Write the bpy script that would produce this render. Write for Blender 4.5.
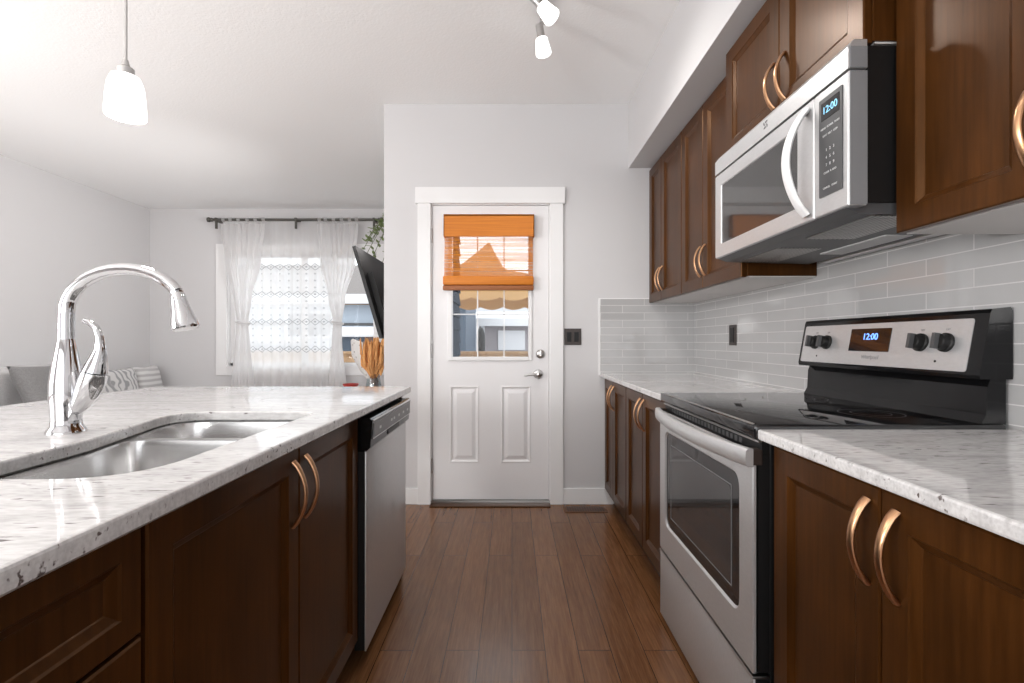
import bpy, bmesh, math, random
from mathutils import Vector, Matrix, Euler
from mathutils.geometry import tessellate_polygon

PI = math.pi
R = math.radians
random.seed(7)
for o in list(bpy.data.objects):
    bpy.data.objects.remove(o, do_unlink=True)
S = bpy.context.scene
COL = S.collection

# ------------------------------------------------------------------ camera
F_PX, CX, CY, EYE = 480.0, 512.0, 341.5, 1.114      # focal length in pixels of the 1024x683 frame, eye height
cam_data = bpy.data.cameras.new('camera')
cam = bpy.data.objects.new('camera', cam_data)
COL.objects.link(cam)
cam_data.sensor_width = 36.0
cam_data.sensor_fit = 'HORIZONTAL'
cam_data.lens = 36.0 * F_PX / 1024.0
cam_data.clip_start = 0.02
cam_data.clip_end = 200
cam.location = (0, 0, EYE)
cam.rotation_euler = (R(90), 0, 0)
S.camera = cam

# ------------------------------------------------------------------ exposure, sky, lamps
S.view_settings.view_transform = 'Standard'
S.view_settings.look = 'None'
S.view_settings.gamma = 1.0
S.view_settings.use_curve_mapping = False
S.view_settings.exposure = 0.0
try:
    S.cycles.use_denoising = True
    S.cycles.max_bounces = 10
    S.cycles.diffuse_bounces = 5
    S.cycles.glossy_bounces = 5
    S.cycles.transmission_bounces = 8
    S.cycles.transparent_max_bounces = 12
    S.cycles.sample_clamp_indirect = 6.0
    S.cycles.caustics_reflective = False
    S.cycles.caustics_refractive = False
except Exception:
    pass

W = bpy.data.worlds.new('overcast_sky')
S.world = W
W.use_nodes = True
bg = W.node_tree.nodes['Background']
bg.inputs['Color'].default_value = (0.93, 0.96, 1.0, 1)
bg.inputs['Strength'].default_value = 2.5


def point(name, loc, watts, radius=0.04, color=(1, 0.97, 0.93)):
    d = bpy.data.lights.new(name, 'POINT')
    d.energy = watts
    d.shadow_soft_size = radius
    d.color = color
    o = bpy.data.objects.new(name, d)
    o.location = loc
    COL.objects.link(o)
    return o


def spot_lamp(name, loc, aim, watts, radius=0.035, color=(1, 0.97, 0.93), size=150):
    d = bpy.data.lights.new(name, 'SPOT')
    d.energy = watts
    d.spot_size = R(size)
    d.spot_blend = 1.0
    d.shadow_soft_size = radius
    d.color = color
    o = bpy.data.objects.new(name, d)
    o.location = loc
    o.rotation_euler = (Vector(aim) - Vector(loc)).to_track_quat('-Z', 'Y').to_euler()
    COL.objects.link(o)
    return o


def area(name, loc, rot, sx, sy, watts, color=(1, 1, 1), portal=False):
    d = bpy.data.lights.new(name, 'AREA')
    d.shape = 'RECTANGLE'
    d.size, d.size_y = sx, sy
    d.energy = watts
    d.color = color
    d.cycles.is_portal = portal
    o = bpy.data.objects.new(name, d)
    o.location = loc
    o.rotation_euler = rot
    COL.objects.link(o)
    return o


H = 2.743                     # ceiling height
XR = 1.2526                   # right wall
YB = 3.294                    # door wall
XP, XPE = -0.8785, -0.66      # living-room face and outside face of the wall beyond the door wall's end
YW = 5.9                      # window wall
XL = -4.45                    # left wall
YK = -3.2                     # wall behind the camera

# track lamps (over the aisle), pendants (over the island), then unseen fill lights added to brighten the room
for loc, aim, watts in (((0.170, 2.38, 2.50), (0.45, 2.5, 0), 19), ((0.205, 2.13, 2.52), (1.0, 2.05, 0.6), 19),
                        ((0.175, 1.25, 2.50), (0.5, 1.2, 0), 5)):
    spot_lamp('track_lamp_light', loc, aim, watts)
point('pendant_lamp_light', (-0.99, 1.23, 1.64), 9, 0.05)
point('pendant_lamp_light', (-0.99, 0.25, 1.64), 9, 0.05)
area('rear_fill_light', (-1.2, YK + 0.02, 1.45), (R(90), 0, 0), 4.6, 2.0, 20, (1.0, 0.985, 0.97))  # unseen fill behind the camera, added to raise the ambient light
area('side_fill_light', (XL + 0.02, -0.6, 1.5), (0, R(-90), 0), 1.7, 2.6, 50, (1.0, 0.99, 0.98))  # added ambient fill from the left, outside the view
point('left_fill_light', (-3.0, 0.2, 1.35), 118, 0.2, (1, 0.985, 0.97))  # bare fill with no fixture, added to brighten the wall cabinets
spot_lamp('ceiling_fill_light', (-3.2, 2.4, 0.9), (-2.8, 3.0, H), 84, 0.15, (1, 0.985, 0.97), 165)  # unseen upward fill, added to lift the living-room ceiling
spot_lamp('ceiling_fill_light', (-1.5, -1.6, 1.4), (-1.0, -0.6, H), 98, 0.15, (1, 0.985, 0.97), 165)  # added bounce fill behind the camera for the kitchen ceiling
spot_lamp('corner_fill_light', (-0.97, 3.62, 1.98), (XL, 4.7, 1.15), 250, 0.22, (1, 0.985, 0.97), 94)  # fill hidden behind the wall end, added to brighten the left wall
area('living_window_portal', (-2.6, YW + 0.1, 1.51), (R(-90), 0, 0), 2.1, 1.65, 1, portal=True)
area('door_window_portal', (-0.15, YB + 0.1, 1.46), (R(-90), 0, 0), 0.53, 0.9, 1, portal=True)


# ------------------------------------------------------------------ materials
def new_mat(name):
    m = bpy.data.materials.new(name)
    m.use_nodes = True
    nt = m.node_tree
    return m, nt, nt.nodes['Principled BSDF']


def plain(name, col, rough=0.5, metal=0.0, coat=0.0, spec=None, emit=None, estr=0.0, sheen=0.0):
    m, nt, b = new_mat(name)
    b.inputs['Base Color'].default_value = (*col, 1)
    b.inputs['Roughness'].default_value = rough
    b.inputs['Metallic'].default_value = metal
    b.inputs['Coat Weight'].default_value = coat
    b.inputs['Coat Roughness'].default_value = 0.15
    if spec is not None:
        b.inputs['Specular IOR Level'].default_value = spec
    if emit:
        b.inputs['Emission Color'].default_value = (*emit, 1)
        b.inputs['Emission Strength'].default_value = estr
    b.inputs['Sheen Weight'].default_value = sheen
    return m


def N(nt, typ, **kw):
    n = nt.nodes.new(typ)
    for k, v in kw.items():
        if k in n.inputs:
            n.inputs[k].default_value = v
        else:
            setattr(n, k, v)
    return n


def pos(nt, scale=(1, 1, 1), loc=(0, 0, 0), rot=(0, 0, 0)):
    """World position of the surface, scaled: every part is built at its real size and place."""
    g = N(nt, 'ShaderNodeNewGeometry')
    mp = N(nt, 'ShaderNodeMapping')
    mp.inputs['Scale'].default_value = scale
    mp.inputs['Location'].default_value = loc
    mp.inputs['Rotation'].default_value = rot
    nt.links.new(g.outputs['Position'], mp.inputs['Vector'])
    return mp.outputs['Vector']


def ramp(nt, fac, stops, interp='LINEAR'):
    r = N(nt, 'ShaderNodeValToRGB')
    r.color_ramp.interpolation = interp
    e = r.color_ramp.elements
    while len(e) < len(stops):
        e.new(0.5)
    for el, (p, c) in zip(e, stops):
        el.position = p
        el.color = (*c, 1) if len(c) == 3 else c
    nt.links.new(fac, r.inputs['Fac'])
    return r.outputs['Color']


def mix(nt, fac, a, b, mode='MIX'):
    m = N(nt, 'ShaderNodeMix', data_type='RGBA', blend_type=mode)
    for sock, v in ((0, fac), (6, a), (7, b)):
        if isinstance(v, (int, float)):
            m.inputs[sock].default_value = v
        elif isinstance(v, tuple):
            m.inputs[sock].default_value = (*v, 1) if len(v) == 3 else v
        else:
            nt.links.new(v, m.inputs[sock])
    return m.outputs[2]


def bump(nt, bsdf, height, strength=0.2, dist=0.01):
    b = N(nt, 'ShaderNodeBump')
    b.inputs['Strength'].default_value = strength
    b.inputs['Distance'].default_value = dist
    nt.links.new(height, b.inputs['Height'])
    nt.links.new(b.outputs['Normal'], bsdf.inputs['Normal'])


def noise(nt, vec, scale, detail=3, rough=0.5):
    n = N(nt, 'ShaderNodeTexNoise')
    n.inputs['Scale'].default_value = scale
    n.inputs['Detail'].default_value = detail
    n.inputs['Roughness'].default_value = rough
    nt.links.new(vec, n.inputs['Vector'])
    return n.outputs['Fac']


def mat_paint(name, col, bump_scale=220, bstr=0.05, rough=0.6):
    m, nt, b = new_mat(name)
    b.inputs['Base Color'].default_value = (*col, 1)
    b.inputs['Roughness'].default_value = rough
    b.inputs['Specular IOR Level'].default_value = 0.3
    bump(nt, b, noise(nt, pos(nt), bump_scale, 2), bstr, 0.004)
    return m


def mat_wood(name, dark, light, axis='z', rough=0.30, scale=1.0):
    """Stained maple: faint blotches and a fine grain along one axis."""
    m, nt, b = new_mat(name)
    st = {'z': (38, 38, 2.2), 'y': (38, 2.2, 38), 'x': (2.2, 38, 38)}[axis]
    g = noise(nt, pos(nt, tuple(s * scale for s in st)), 2.0, 5, 0.6)
    bl = noise(nt, pos(nt, (5, 5, 3)), 1.6, 3)
    c1 = ramp(nt, g, [(0.3, dark), (0.72, light)])
    c2 = ramp(nt, bl, [(0.3, (0.72, 0.72, 0.72)), (0.7, (1.18, 1.15, 1.1))])
    nt.links.new(mix(nt, 1.0, c1, c2, 'MULTIPLY'), b.inputs['Base Color'])
    b.inputs['Roughness'].default_value = rough
    b.inputs['Coat Weight'].default_value = 0.0
    b.inputs['Specular IOR Level'].default_value = 0.32
    b.inputs['Specular Tint'].default_value = (1.0, 0.55, 0.28, 1)
    b.inputs['Coat Roughness'].default_value = 0.28
    bump(nt, b, g, 0.05, 0.002)
    return m


def mat_floor():
    m, nt, b = new_mat('laminate_floor')
    v = pos(nt, (1, 1, 1), (0.06, 0, 0), (0, 0, R(90)))
    br = N(nt, 'ShaderNodeTexBrick')
    br.offset, br.offset_frequency, br.squash = 0.37, 2, 1.0
    for k, val in (('Scale', 1.0), ('Mortar Size', 0.0013), ('Mortar Smooth', 0.3), ('Bias', 0.0), ('Brick Width', 1.22), ('Row Height', 0.119)):
        br.inputs[k].default_value = val
    br.inputs['Color1'].default_value = (0.0, 0.0, 0.0, 1)
    br.inputs['Color2'].default_value = (1, 1, 1, 1)
    br.inputs['Mortar'].default_value = (0.5, 0.5, 0.5, 1)
    nt.links.new(v, br.inputs['Vector'])
    # grain: runs along the planks, shifted from plank to plank
    sh = N(nt, 'ShaderNodeVectorMath', operation='MULTIPLY_ADD')
    nt.links.new(br.outputs['Color'], sh.inputs[0])
    sh.inputs[1].default_value = (3.7, 9.1, 2.3)
    nt.links.new(pos(nt, (30, 1.5, 1)), sh.inputs[2])
    g = noise(nt, sh.outputs[0], 2.2, 6, 0.62)
    sh2 = N(nt, 'ShaderNodeVectorMath', operation='MULTIPLY_ADD')
    nt.links.new(br.outputs['Color'], sh2.inputs[0])
    sh2.inputs[1].default_value = (1.7, 5.1, 1.3)
    nt.links.new(pos(nt, (120, 7, 1)), sh2.inputs[2])
    g2 = noise(nt, sh2.outputs[0], 1.5, 3, 0.6)
    c = ramp(nt, g, [(0.2, (0.105, 0.043, 0.016)), (0.5, (0.165, 0.073, 0.030)), (0.8, (0.215, 0.102, 0.045))])
    c = mix(nt, 0.55, c, ramp(nt, g2, [(0.32, (0.62, 0.58, 0.55)), (0.68, (1.22, 1.22, 1.22))]), 'MULTIPLY')
    tone = ramp(nt, br.outputs['Color'], [(0, (0.90, 0.89, 0.88)), (1, (1.10, 1.10, 1.10))])
    c = mix(nt, 1.0, c, tone, 'MULTIPLY')
    c = mix(nt, br.outputs['Fac'], c, (0.02, 0.01, 0.006))
    nt.links.new(c, b.inputs['Base Color'])
    b.inputs['Roughness'].default_value = 0.3
    rr = ramp(nt, g, [(0.3, (0.17,) * 3), (0.7, (0.27,) * 3)])
    nt.links.new(rr, b.inputs['Roughness'])
    b.inputs['Specular IOR Level'].default_value = 0.45
    inv = N(nt, 'ShaderNodeMath', operation='MULTIPLY_ADD')
    nt.links.new(br.outputs['Fac'], inv.inputs[0])
    inv.inputs[1].default_value = -1.0
    nt.links.new(g, inv.inputs[2])
    bump(nt, b, inv.outputs[0], 0.03, 0.003)
    return m


def mat_granite(name):
    m, nt, b = new_mat(name)
    cloud = noise(nt, pos(nt, (3.0, 14, 8)), 2.0, 5, 0.6)
    c = ramp(nt, cloud, [(0.28, (0.52, 0.51, 0.51)), (0.5, (0.65, 0.64, 0.635)), (0.72, (0.73, 0.72, 0.715))])
    fine = noise(nt, pos(nt, (30, 110, 90)), 1.5, 3)
    c = mix(nt, 0.6, c, ramp(nt, fine, [(0.38, (0.80, 0.79, 0.79)), (0.6, (1.05, 1.05, 1.05))]), 'MULTIPLY')
    # dark dashes along x, kept to scattered drifts
    fl = noise(nt, pos(nt, (26, 110, 90), (3, 1, 2)), 1.0, 2, 0.45)
    dr = noise(nt, pos(nt, (2.6, 6, 6), (7, 3, 0)), 1.3, 2)
    both = N(nt, 'ShaderNodeMath', operation='MULTIPLY')
    nt.links.new(ramp(nt, fl, [(0.64, (0,) * 3), (0.705, (1,) * 3)]), both.inputs[0])
    nt.links.new(ramp(nt, dr, [(0.38, (0.15,) * 3), (0.62, (1,) * 3)]), both.inputs[1])
    c = mix(nt, both.outputs[0], c, (0.10, 0.075, 0.07))
    nt.links.new(c, b.inputs['Base Color'])
    b.inputs['Roughness'].default_value = 0.045
    b.inputs['Specular IOR Level'].default_value = 0.75
    return m


def mat_tile(name, axis):
    """Grey glazed 2 x 12 inch tiles, half-bond; axis = the wall's horizontal direction."""
    m, nt, b = new_mat(name)
    g = N(nt, 'ShaderNodeNewGeometry')
    sep = N(nt, 'ShaderNodeSeparateXYZ')
    nt.links.new(g.outputs['Position'], sep.inputs[0])
    cb = N(nt, 'ShaderNodeCombineXYZ')
    ax = N(nt, 'ShaderNodeMath', operation='ADD')
    nt.links.new(sep.outputs['X' if axis == 'x' else 'Y'], ax.inputs[0])
    ax.inputs[1].default_value = (2.985 - 0.756) if axis == 'x' else 2.985 + 0.05
    az = N(nt, 'ShaderNodeMath', operation='ADD')
    nt.links.new(sep.outputs['Z'], az.inputs[0])
    az.inputs[1].default_value = -0.048
    nt.links.new(ax.outputs[0], cb.inputs[0])
    nt.links.new(az.outputs[0], cb.inputs[1])
    br = N(nt, 'ShaderNodeTexBrick')
    br.offset, br.offset_frequency = 0.5, 2
    for k, val in (('Scale', 1.0), ('Mortar Size', 0.0016), ('Mortar Smooth', 0.15), ('Bias', 0.0), ('Brick Width', 0.2985), ('Row Height', 0.0505)):
        br.inputs[k].default_value = val
    br.inputs['Color1'].default_value = (0.415, 0.41, 0.41, 1)
    br.inputs['Color2'].default_value = (0.44, 0.435, 0.435, 1)
    br.inputs['Mortar'].default_value = (0.62, 0.61, 0.60, 1)
    nt.links.new(cb.outputs[0], br.inputs['Vector'])
    nt.links.new(br.outputs['Color'], b.inputs['Base Color'])
    rr = ramp(nt, br.outputs['Fac'], [(0, (0.045,) * 3), (1, (0.7,) * 3)])
    nt.links.new(rr, b.inputs['Roughness'])
    b.inputs['Specular IOR Level'].default_value = 0.65
    inv = N(nt, 'ShaderNodeMath', operation='MULTIPLY_ADD')
    nt.links.new(br.outputs['Fac'], inv.inputs[0])
    inv.inputs[1].default_value = -1.0
    nz = noise(nt, pos(nt), 9, 2)
    nt.links.new(nz, inv.inputs[2])
    bump(nt, b, inv.outputs[0], 0.12, 0.003)
    return m


def mat_steel(name, col=(0.62, 0.615, 0.61), rough=0.3, grain=(2, 2, 260), bstr=0.03, metal=1.0):
    m, nt, b = new_mat(name)
    b.inputs['Metallic'].default_value = metal
    g = noise(nt, pos(nt, grain), 1.0, 3, 0.6)
    c = ramp(nt, g, [(0.3, tuple(x * 0.96 for x in col)), (0.7, tuple(min(1, x * 1.03) for x in col))])
    nt.links.new(c, b.inputs['Base Color'])
    b.inputs['Roughness'].default_value = rough
    bump(nt, b, g, bstr, 0.001)
    return m


def mat_sheer(name, col, trans, pattern=None, translucency=0.88):
    """Thin woven cloth: part lets the view through, the rest scatters light from both sides."""
    m, nt, b = new_mat(name)
    nt.nodes.remove(b)
    out = nt.nodes['Material Output']
    d = N(nt, 'ShaderNodeBsdfDiffuse')
    t = N(nt, 'ShaderNodeBsdfTranslucent')
    tr = N(nt, 'ShaderNodeBsdfTransparent')
    if pattern is None:
        d.inputs['Color'].default_value = (*col, 1)
        t.inputs['Color'].default_value = (*col, 1)
    else:
        nt.links.new(pattern(nt)[0], d.inputs['Color'])
        nt.links.new(pattern(nt)[0], t.inputs['Color'])
    m1 = N(nt, 'ShaderNodeMixShader')
    m1.inputs[0].default_value = translucency
    nt.links.new(d.outputs[0], m1.inputs[1])
    nt.links.new(t.outputs[0], m1.inputs[2])
    m2 = N(nt, 'ShaderNodeMixShader')
    m2.inputs[0].default_value = trans
    if pattern is not None:
        fac = pattern(nt)[1]
        if fac is not None:
            nt.links.new(fac, m2.inputs[0])
    nt.links.new(m1.outputs[0], m2.inputs[1])
    nt.links.new(tr.outputs[0], m2.inputs[2])
    nt.links.new(m2.outputs[0], out.inputs['Surface'])
    return m


def math_n(nt, op, a, b=None, c=None):
    n = N(nt, 'ShaderNodeMath', operation=op)
    for i, v in enumerate((a, b, c)):
        if v is None:
            continue
        if isinstance(v, (int, float)):
            n.inputs[i].default_value = v
        else:
            nt.links.new(v, n.inputs[i])
    return n.outputs[0]


def lace_pattern(nt):
    """Grey embroidered diamonds in four bands with small motifs in between, on white voile."""
    g = N(nt, 'ShaderNodeNewGeometry')
    sep = N(nt, 'ShaderNodeSeparateXYZ')
    nt.links.new(g.outputs['Position'], sep.inputs[0])
    x, z = sep.outputs['X'], sep.outputs['Z']
    P, ZP = 0.108, 0.333
    fx = math_n(nt, 'ABSOLUTE', math_n(nt, 'SUBTRACT', math_n(nt, 'FRACT', math_n(nt, 'DIVIDE', math_n(nt, 'ADD', x, 10.0), P)), 0.5))
    fz = math_n(nt, 'ABSOLUTE', math_n(nt, 'DIVIDE', math_n(nt, 'SUBTRACT', math_n(nt, 'MULTIPLY', math_n(nt, 'FRACT', math_n(nt, 'DIVIDE', math_n(nt, 'SUBTRACT', z, 0.8535), ZP)), ZP), 0.1665), 0.085))
    man = math_n(nt, 'ADD', fx, fz)
    ring = math_n(nt, 'LESS_THAN', math_n(nt, 'ABSOLUTE', math_n(nt, 'SUBTRACT', man, 0.46)), 0.055)
    dot = math_n(nt, 'LESS_THAN', man, 0.13)
    px = math_n(nt, 'ABSOLUTE', math_n(nt, 'SUBTRACT', math_n(nt, 'FRACT', math_n(nt, 'DIVIDE', math_n(nt, 'ADD', x, 10.0), P)), 0.5))
    pz = math_n(nt, 'ABSOLUTE', math_n(nt, 'SUBTRACT', math_n(nt, 'FRACT', math_n(nt, 'DIVIDE', math_n(nt, 'SUBTRACT', z, 1.02 - ZP / 8.0), ZP / 4.0)), 0.5))
    small = math_n(nt, 'LESS_THAN', math_n(nt, 'ADD', px, math_n(nt, 'MULTIPLY', pz, 0.8)), 0.13)
    inband = math_n(nt, 'LESS_THAN', fz, 0.55)
    small = math_n(nt, 'MULTIPLY', math_n(nt, 'MULTIPLY', small, math_n(nt, 'SUBTRACT', 1.0, inband)), 0.7)
    pat = math_n(nt, 'MAXIMUM', math_n(nt, 'MAXIMUM', ring, dot), small)
    zone = math_n(nt, 'MULTIPLY', math_n(nt, 'LESS_THAN', z, 2.075), math_n(nt, 'GREATER_THAN', z, 0.975))
    pat = math_n(nt, 'MULTIPLY', pat, zone)
    colr = mix(nt, pat, (0.97, 0.97, 0.97), (0.40, 0.40, 0.41))
    fac = math_n(nt, 'MULTIPLY', math_n(nt, 'SUBTRACT', 1.0, pat), 0.22)
    return colr, fac


def reed_pattern(nt):
    """Woven bamboo slats, orange, with light between the reeds."""
    g = N(nt, 'ShaderNodeNewGeometry')
    sep = N(nt, 'ShaderNodeSeparateXYZ')
    nt.links.new(g.outputs['Position'], sep.inputs[0])
    st = noise(nt, pos(nt, (3, 3, 330)), 1.0, 2)
    colr = ramp(nt, st, [(0.3, (0.55, 0.16, 0.012)), (0.7, (0.80, 0.30, 0.035))])
    fac = ramp(nt, noise(nt, pos(nt, (2, 2, 240), (3, 0, 5)), 1.0, 2), [(0.35, (0.16,) * 3), (0.65, (0.52,) * 3)])
    return colr, fac


M = {}
M['wall'] = mat_paint('grey_wall_paint', (0.60, 0.59, 0.595), 260, 0.05)
M['ceiling'] = mat_paint('white_ceiling_paint', (0.86, 0.86, 0.86), 75, 0.30, 0.8)
M['white'] = plain('white_trim_paint', (0.78, 0.775, 0.775), 0.35)
M['door_white'] = plain('white_door_paint', (0.76, 0.75, 0.755), 0.4)
M['floor'] = mat_floor()
M['wood'] = mat_wood('stained_maple', (0.036, 0.0125, 0.0027), (0.067, 0.0240, 0.0056), 'z')
M['wood_y'] = mat_wood('stained_maple_rail', (0.036, 0.0125, 0.0027), (0.067, 0.0240, 0.0056), 'y')
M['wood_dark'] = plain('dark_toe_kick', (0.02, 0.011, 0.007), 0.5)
M['melamine'] = plain('pale_cabinet_underside', (0.62, 0.60, 0.585), 0.5)
M['granite'] = mat_granite('white_granite')
M['tile_x'] = mat_tile('glazed_tile_door_wall', 'x')
M['tile_y'] = mat_tile('glazed_tile_right_wall', 'y')
M['steel'] = mat_steel('brushed_steel', (0.62, 0.62, 0.625), 0.36, (60, 60, 160), bstr=0.012, metal=0.65)
M['steel_v'] = mat_steel('brushed_steel_front', (0.64, 0.64, 0.645), 0.36, (60, 160, 60), bstr=0.012, metal=0.65)
M['sink_steel'] = mat_steel('sink_steel', (0.60, 0.595, 0.59), 0.24, (140, 140, 3), 0.05)
M['chrome'] = plain('chrome', (0.63, 0.63, 0.64), 0.05, 1.0)
M['nickel'] = plain('satin_nickel', (0.55, 0.54, 0.53), 0.28, 1.0)
M['bronze'] = plain('brushed_copper_bronze', (0.60, 0.34, 0.19), 0.28, 1.0)
M['black_gloss'] = plain('black_enamel', (0.006, 0.006, 0.0065), 0.10, spec=0.25)
M['black_glass'] = plain('black_glass', (0.010, 0.010, 0.011), 0.05, spec=0.8)
M['oven_glass'] = plain('oven_window_glass', (0.035, 0.034, 0.034), 0.05, spec=1.0)
M['black'] = plain('black_plastic', (0.010, 0.0095, 0.0095), 0.42, spec=0.3)
M['dark_grey'] = plain('dark_grey_plastic', (0.07, 0.07, 0.072), 0.4)
M['mid_grey'] = plain('grey_plastic', (0.20, 0.20, 0.205), 0.4)
M['rod'] = plain('dark_pewter_rod', (0.10, 0.095, 0.085), 0.4, 0.6)
M['brown_plate'] = plain('dark_brown_plate', (0.035, 0.024, 0.02), 0.35)
M['print_grey'] = plain('grey_print', (0.30, 0.30, 0.31), 0.5)
M['print_pale'] = plain('pale_print', (0.62, 0.62, 0.62), 0.5)
M['lcd_blue'] = plain('blue_display', (0.05, 0.1, 0.3), 0.4, emit=(0.16, 0.35, 1.0), estr=2.6)
M['lcd_cyan'] = plain('cyan_display', (0.1, 0.3, 0.4), 0.4, emit=(0.35, 0.72, 1.0), estr=1.1)
M['lit_glass'] = plain('lit_frosted_glass', (0.9, 0.9, 0.9), 0.4, emit=(1, 0.985, 0.96), estr=2.2)
M['voile'] = mat_sheer('white_voile', (0.95, 0.945, 0.945), 0.07)
M['lace'] = mat_sheer('embroidered_voile', (0.9, 0.9, 0.9), 0.2, lace_pattern)
M['reed'] = mat_sheer('woven_bamboo', (0.8, 0.4, 0.05), 0.5, reed_pattern, 0.5)


def mat_reed_solid():
    m, nt, b = new_mat('bamboo_valance')
    st = noise(nt, pos(nt, (3, 3, 330)), 1.0, 2)
    nt.links.new(ramp(nt, st, [(0.3, (0.50, 0.135, 0.006)), (0.7, (0.68, 0.225, 0.014))]), b.inputs['Base Color'])
    b.inputs['Roughness'].default_value = 0.6
    bump(nt, b, st, 0.3, 0.002)
    return m


M['reed_solid'] = mat_reed_solid()
M['reed_edge'] = plain('brown_reed_edge', (0.30, 0.10, 0.03), 0.6)


def mat_glass(name, tint=(1, 1, 1), refl=0.06):
    m, nt, b = new_mat(name)
    nt.nodes.remove(b)
    out = nt.nodes['Material Output']
    tr = N(nt, 'ShaderNodeBsdfTransparent')
    tr.inputs['Color'].default_value = (*tint, 1)
    gl = N(nt, 'ShaderNodeBsdfGlossy')
    gl.inputs['Roughness'].default_value = 0.02
    mx = N(nt, 'ShaderNodeMixShader')
    mx.inputs[0].default_value = refl
    nt.links.new(tr.outputs[0], mx.inputs[1])
    nt.links.new(gl.outputs[0], mx.inputs[2])
    nt.links.new(mx.outputs[0], out.inputs['Surface'])
    return m


M['glass'] = mat_glass('window_glass', (0.97, 0.98, 0.98), 0.014)
M['vase_glass'] = mat_glass('vase_glass', (0.80, 0.85, 0.86), 0.12)


def mat_fabric(name, col, scale=400, amount=0.35):
    m, nt, b = new_mat(name)
    n = noise(nt, pos(nt), scale, 2)
    nt.links.new(ramp(nt, n, [(0.3, tuple(c * (1 - amount) for c in col)), (0.7, tuple(min(1, c * (1 + amount * 0.4)) for c in col))]), b.inputs['Base Color'])
    b.inputs['Roughness'].default_value = 0.9
    b.inputs['Sheen Weight'].default_value = 0.2
    bump(nt, b, n, 0.3, 0.003)
    return m


M['sofa'] = mat_fabric('light_grey_sofa_fabric', (0.50, 0.49, 0.49), 300)
M['pillow_dark'] = mat_fabric('dark_grey_pillow_fabric', (0.22, 0.215, 0.215), 240, 0.5)


def mat_scroll():
    m, nt, b = new_mat('scroll_print_fabric')
    w = N(nt, 'ShaderNodeTexWave', wave_type='RINGS')
    w.inputs['Scale'].default_value = 3.2
    w.inputs['Distortion'].default_value = 9.0
    w.inputs['Detail'].default_value = 1.0
    w.inputs['Detail Scale'].default_value = 1.6
    nt.links.new(pos(nt, (1, 1.6, 1.6)), w.inputs['Vector'])
    nt.links.new(ramp(nt, w.outputs['Fac'], [(0.25, (0.30, 0.30, 0.305)), (0.45, (0.58, 0.57, 0.565))]), b.inputs['Base Color'])
    b.inputs['Roughness'].default_value = 0.9
    return m


def mat_stripe():
    m, nt, b = new_mat('striped_fabric')
    w = N(nt, 'ShaderNodeTexWave', wave_type='BANDS', bands_direction='Z')
    w.inputs['Scale'].default_value = 5.2
    w.inputs['Distortion'].default_value = 1.2
    nt.links.new(pos(nt), w.inputs['Vector'])
    nt.links.new(ramp(nt, w.outputs['Fac'], [(0.2, (0.44, 0.43, 0.43)), (0.7, (0.64, 0.63, 0.625))]), b.inputs['Base Color'])
    b.inputs['Roughness'].default_value = 0.9
    return m


M['pillow_scroll'] = mat_scroll()
M['pillow_stripe'] = mat_stripe()
M['leaf'] = plain('green_leaf', (0.16, 0.22, 0.07), 0.5)
M['stem'] = plain('green_stem', (0.12, 0.15, 0.06), 0.6)
M['pampas'] = mat_fabric('dried_orange_grass', (0.84, 0.42, 0.15), 160, 0.35)
M['pampas_dark'] = plain('dried_brown_stalk', (0.20, 0.08, 0.04), 0.7)
M['red'] = plain('red_plastic', (0.42, 0.03, 0.02), 0.35)


def mat_wrap():
    m, nt, b = new_mat('patterned_wrap_paper')
    v = N(nt, 'ShaderNodeTexVoronoi')
    v.inputs['Scale'].default_value = 32
    nt.links.new(pos(nt), v.inputs['Vector'])
    nt.links.new(ramp(nt, v.outputs['Distance'], [(0.16, (0.30, 0.27, 0.25)), (0.30, (0.72, 0.71, 0.70))]), b.inputs['Base Color'])
    b.inputs['Roughness'].default_value = 0.6
    return m


M['wrap'] = mat_wrap()


def mat_siding(name, col, pitch=0.11, depth=0.5):
    m, nt, b = new_mat(name)
    g = N(nt, 'ShaderNodeNewGeometry')
    sep = N(nt, 'ShaderNodeSeparateXYZ')
    nt.links.new(g.outputs['Position'], sep.inputs[0])
    f = math_n(nt, 'FRACT', math_n(nt, 'DIVIDE', sep.outputs['Z'], pitch))
    nt.links.new(ramp(nt, f, [(0.0, tuple(c * (1 - depth) for c in col)), (0.14, col), (1.0, col)]), b.inputs['Base Color'])
    b.inputs['Roughness'].default_value = 0.6
    return m


M['siding_blue'] = plain('blue_grey_siding', (0.022, 0.030, 0.044), 0.9, spec=0.1)
M['siding_grey'] = mat_siding('warm_grey_siding', (0.30, 0.27, 0.278), 0.16, 0.25)
M['siding_slate'] = mat_siding('slate_siding', (0.055, 0.080, 0.115), 0.2, 0.15)
M['ext_white'] = plain('outdoor_white', (0.68, 0.68, 0.69), 0.6)
M['white_bar'] = plain('white_handle', (0.80, 0.80, 0.80), 0.35)
M['snow'] = plain('snow', (0.64, 0.65, 0.67), 0.8)
M['pale_blue'] = plain('pale_blue_wall', (0.44, 0.50, 0.57), 0.7)
M['roof'] = plain('brown_grey_shingles', (0.20, 0.18, 0.17), 0.9)
M['canvas'] = mat_fabric('tan_canvas', (0.46, 0.26, 0.15), 90, 0.15)
M['canvas_pale'] = mat_fabric('pale_tan_canvas', (0.66, 0.39, 0.17), 90, 0.15)


def mat_fence():
    m, nt, b = new_mat('weathered_cedar')
    n = noise(nt, pos(nt, (7, 7, 0.6)), 1.0, 3)
    nt.links.new(ramp(nt, n, [(0.35, (0.34, 0.20, 0.10)), (0.65, (0.50, 0.33, 0.19))]), b.inputs['Base Color'])
    b.inputs['Roughness'].default_value = 0.8
    return m


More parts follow.
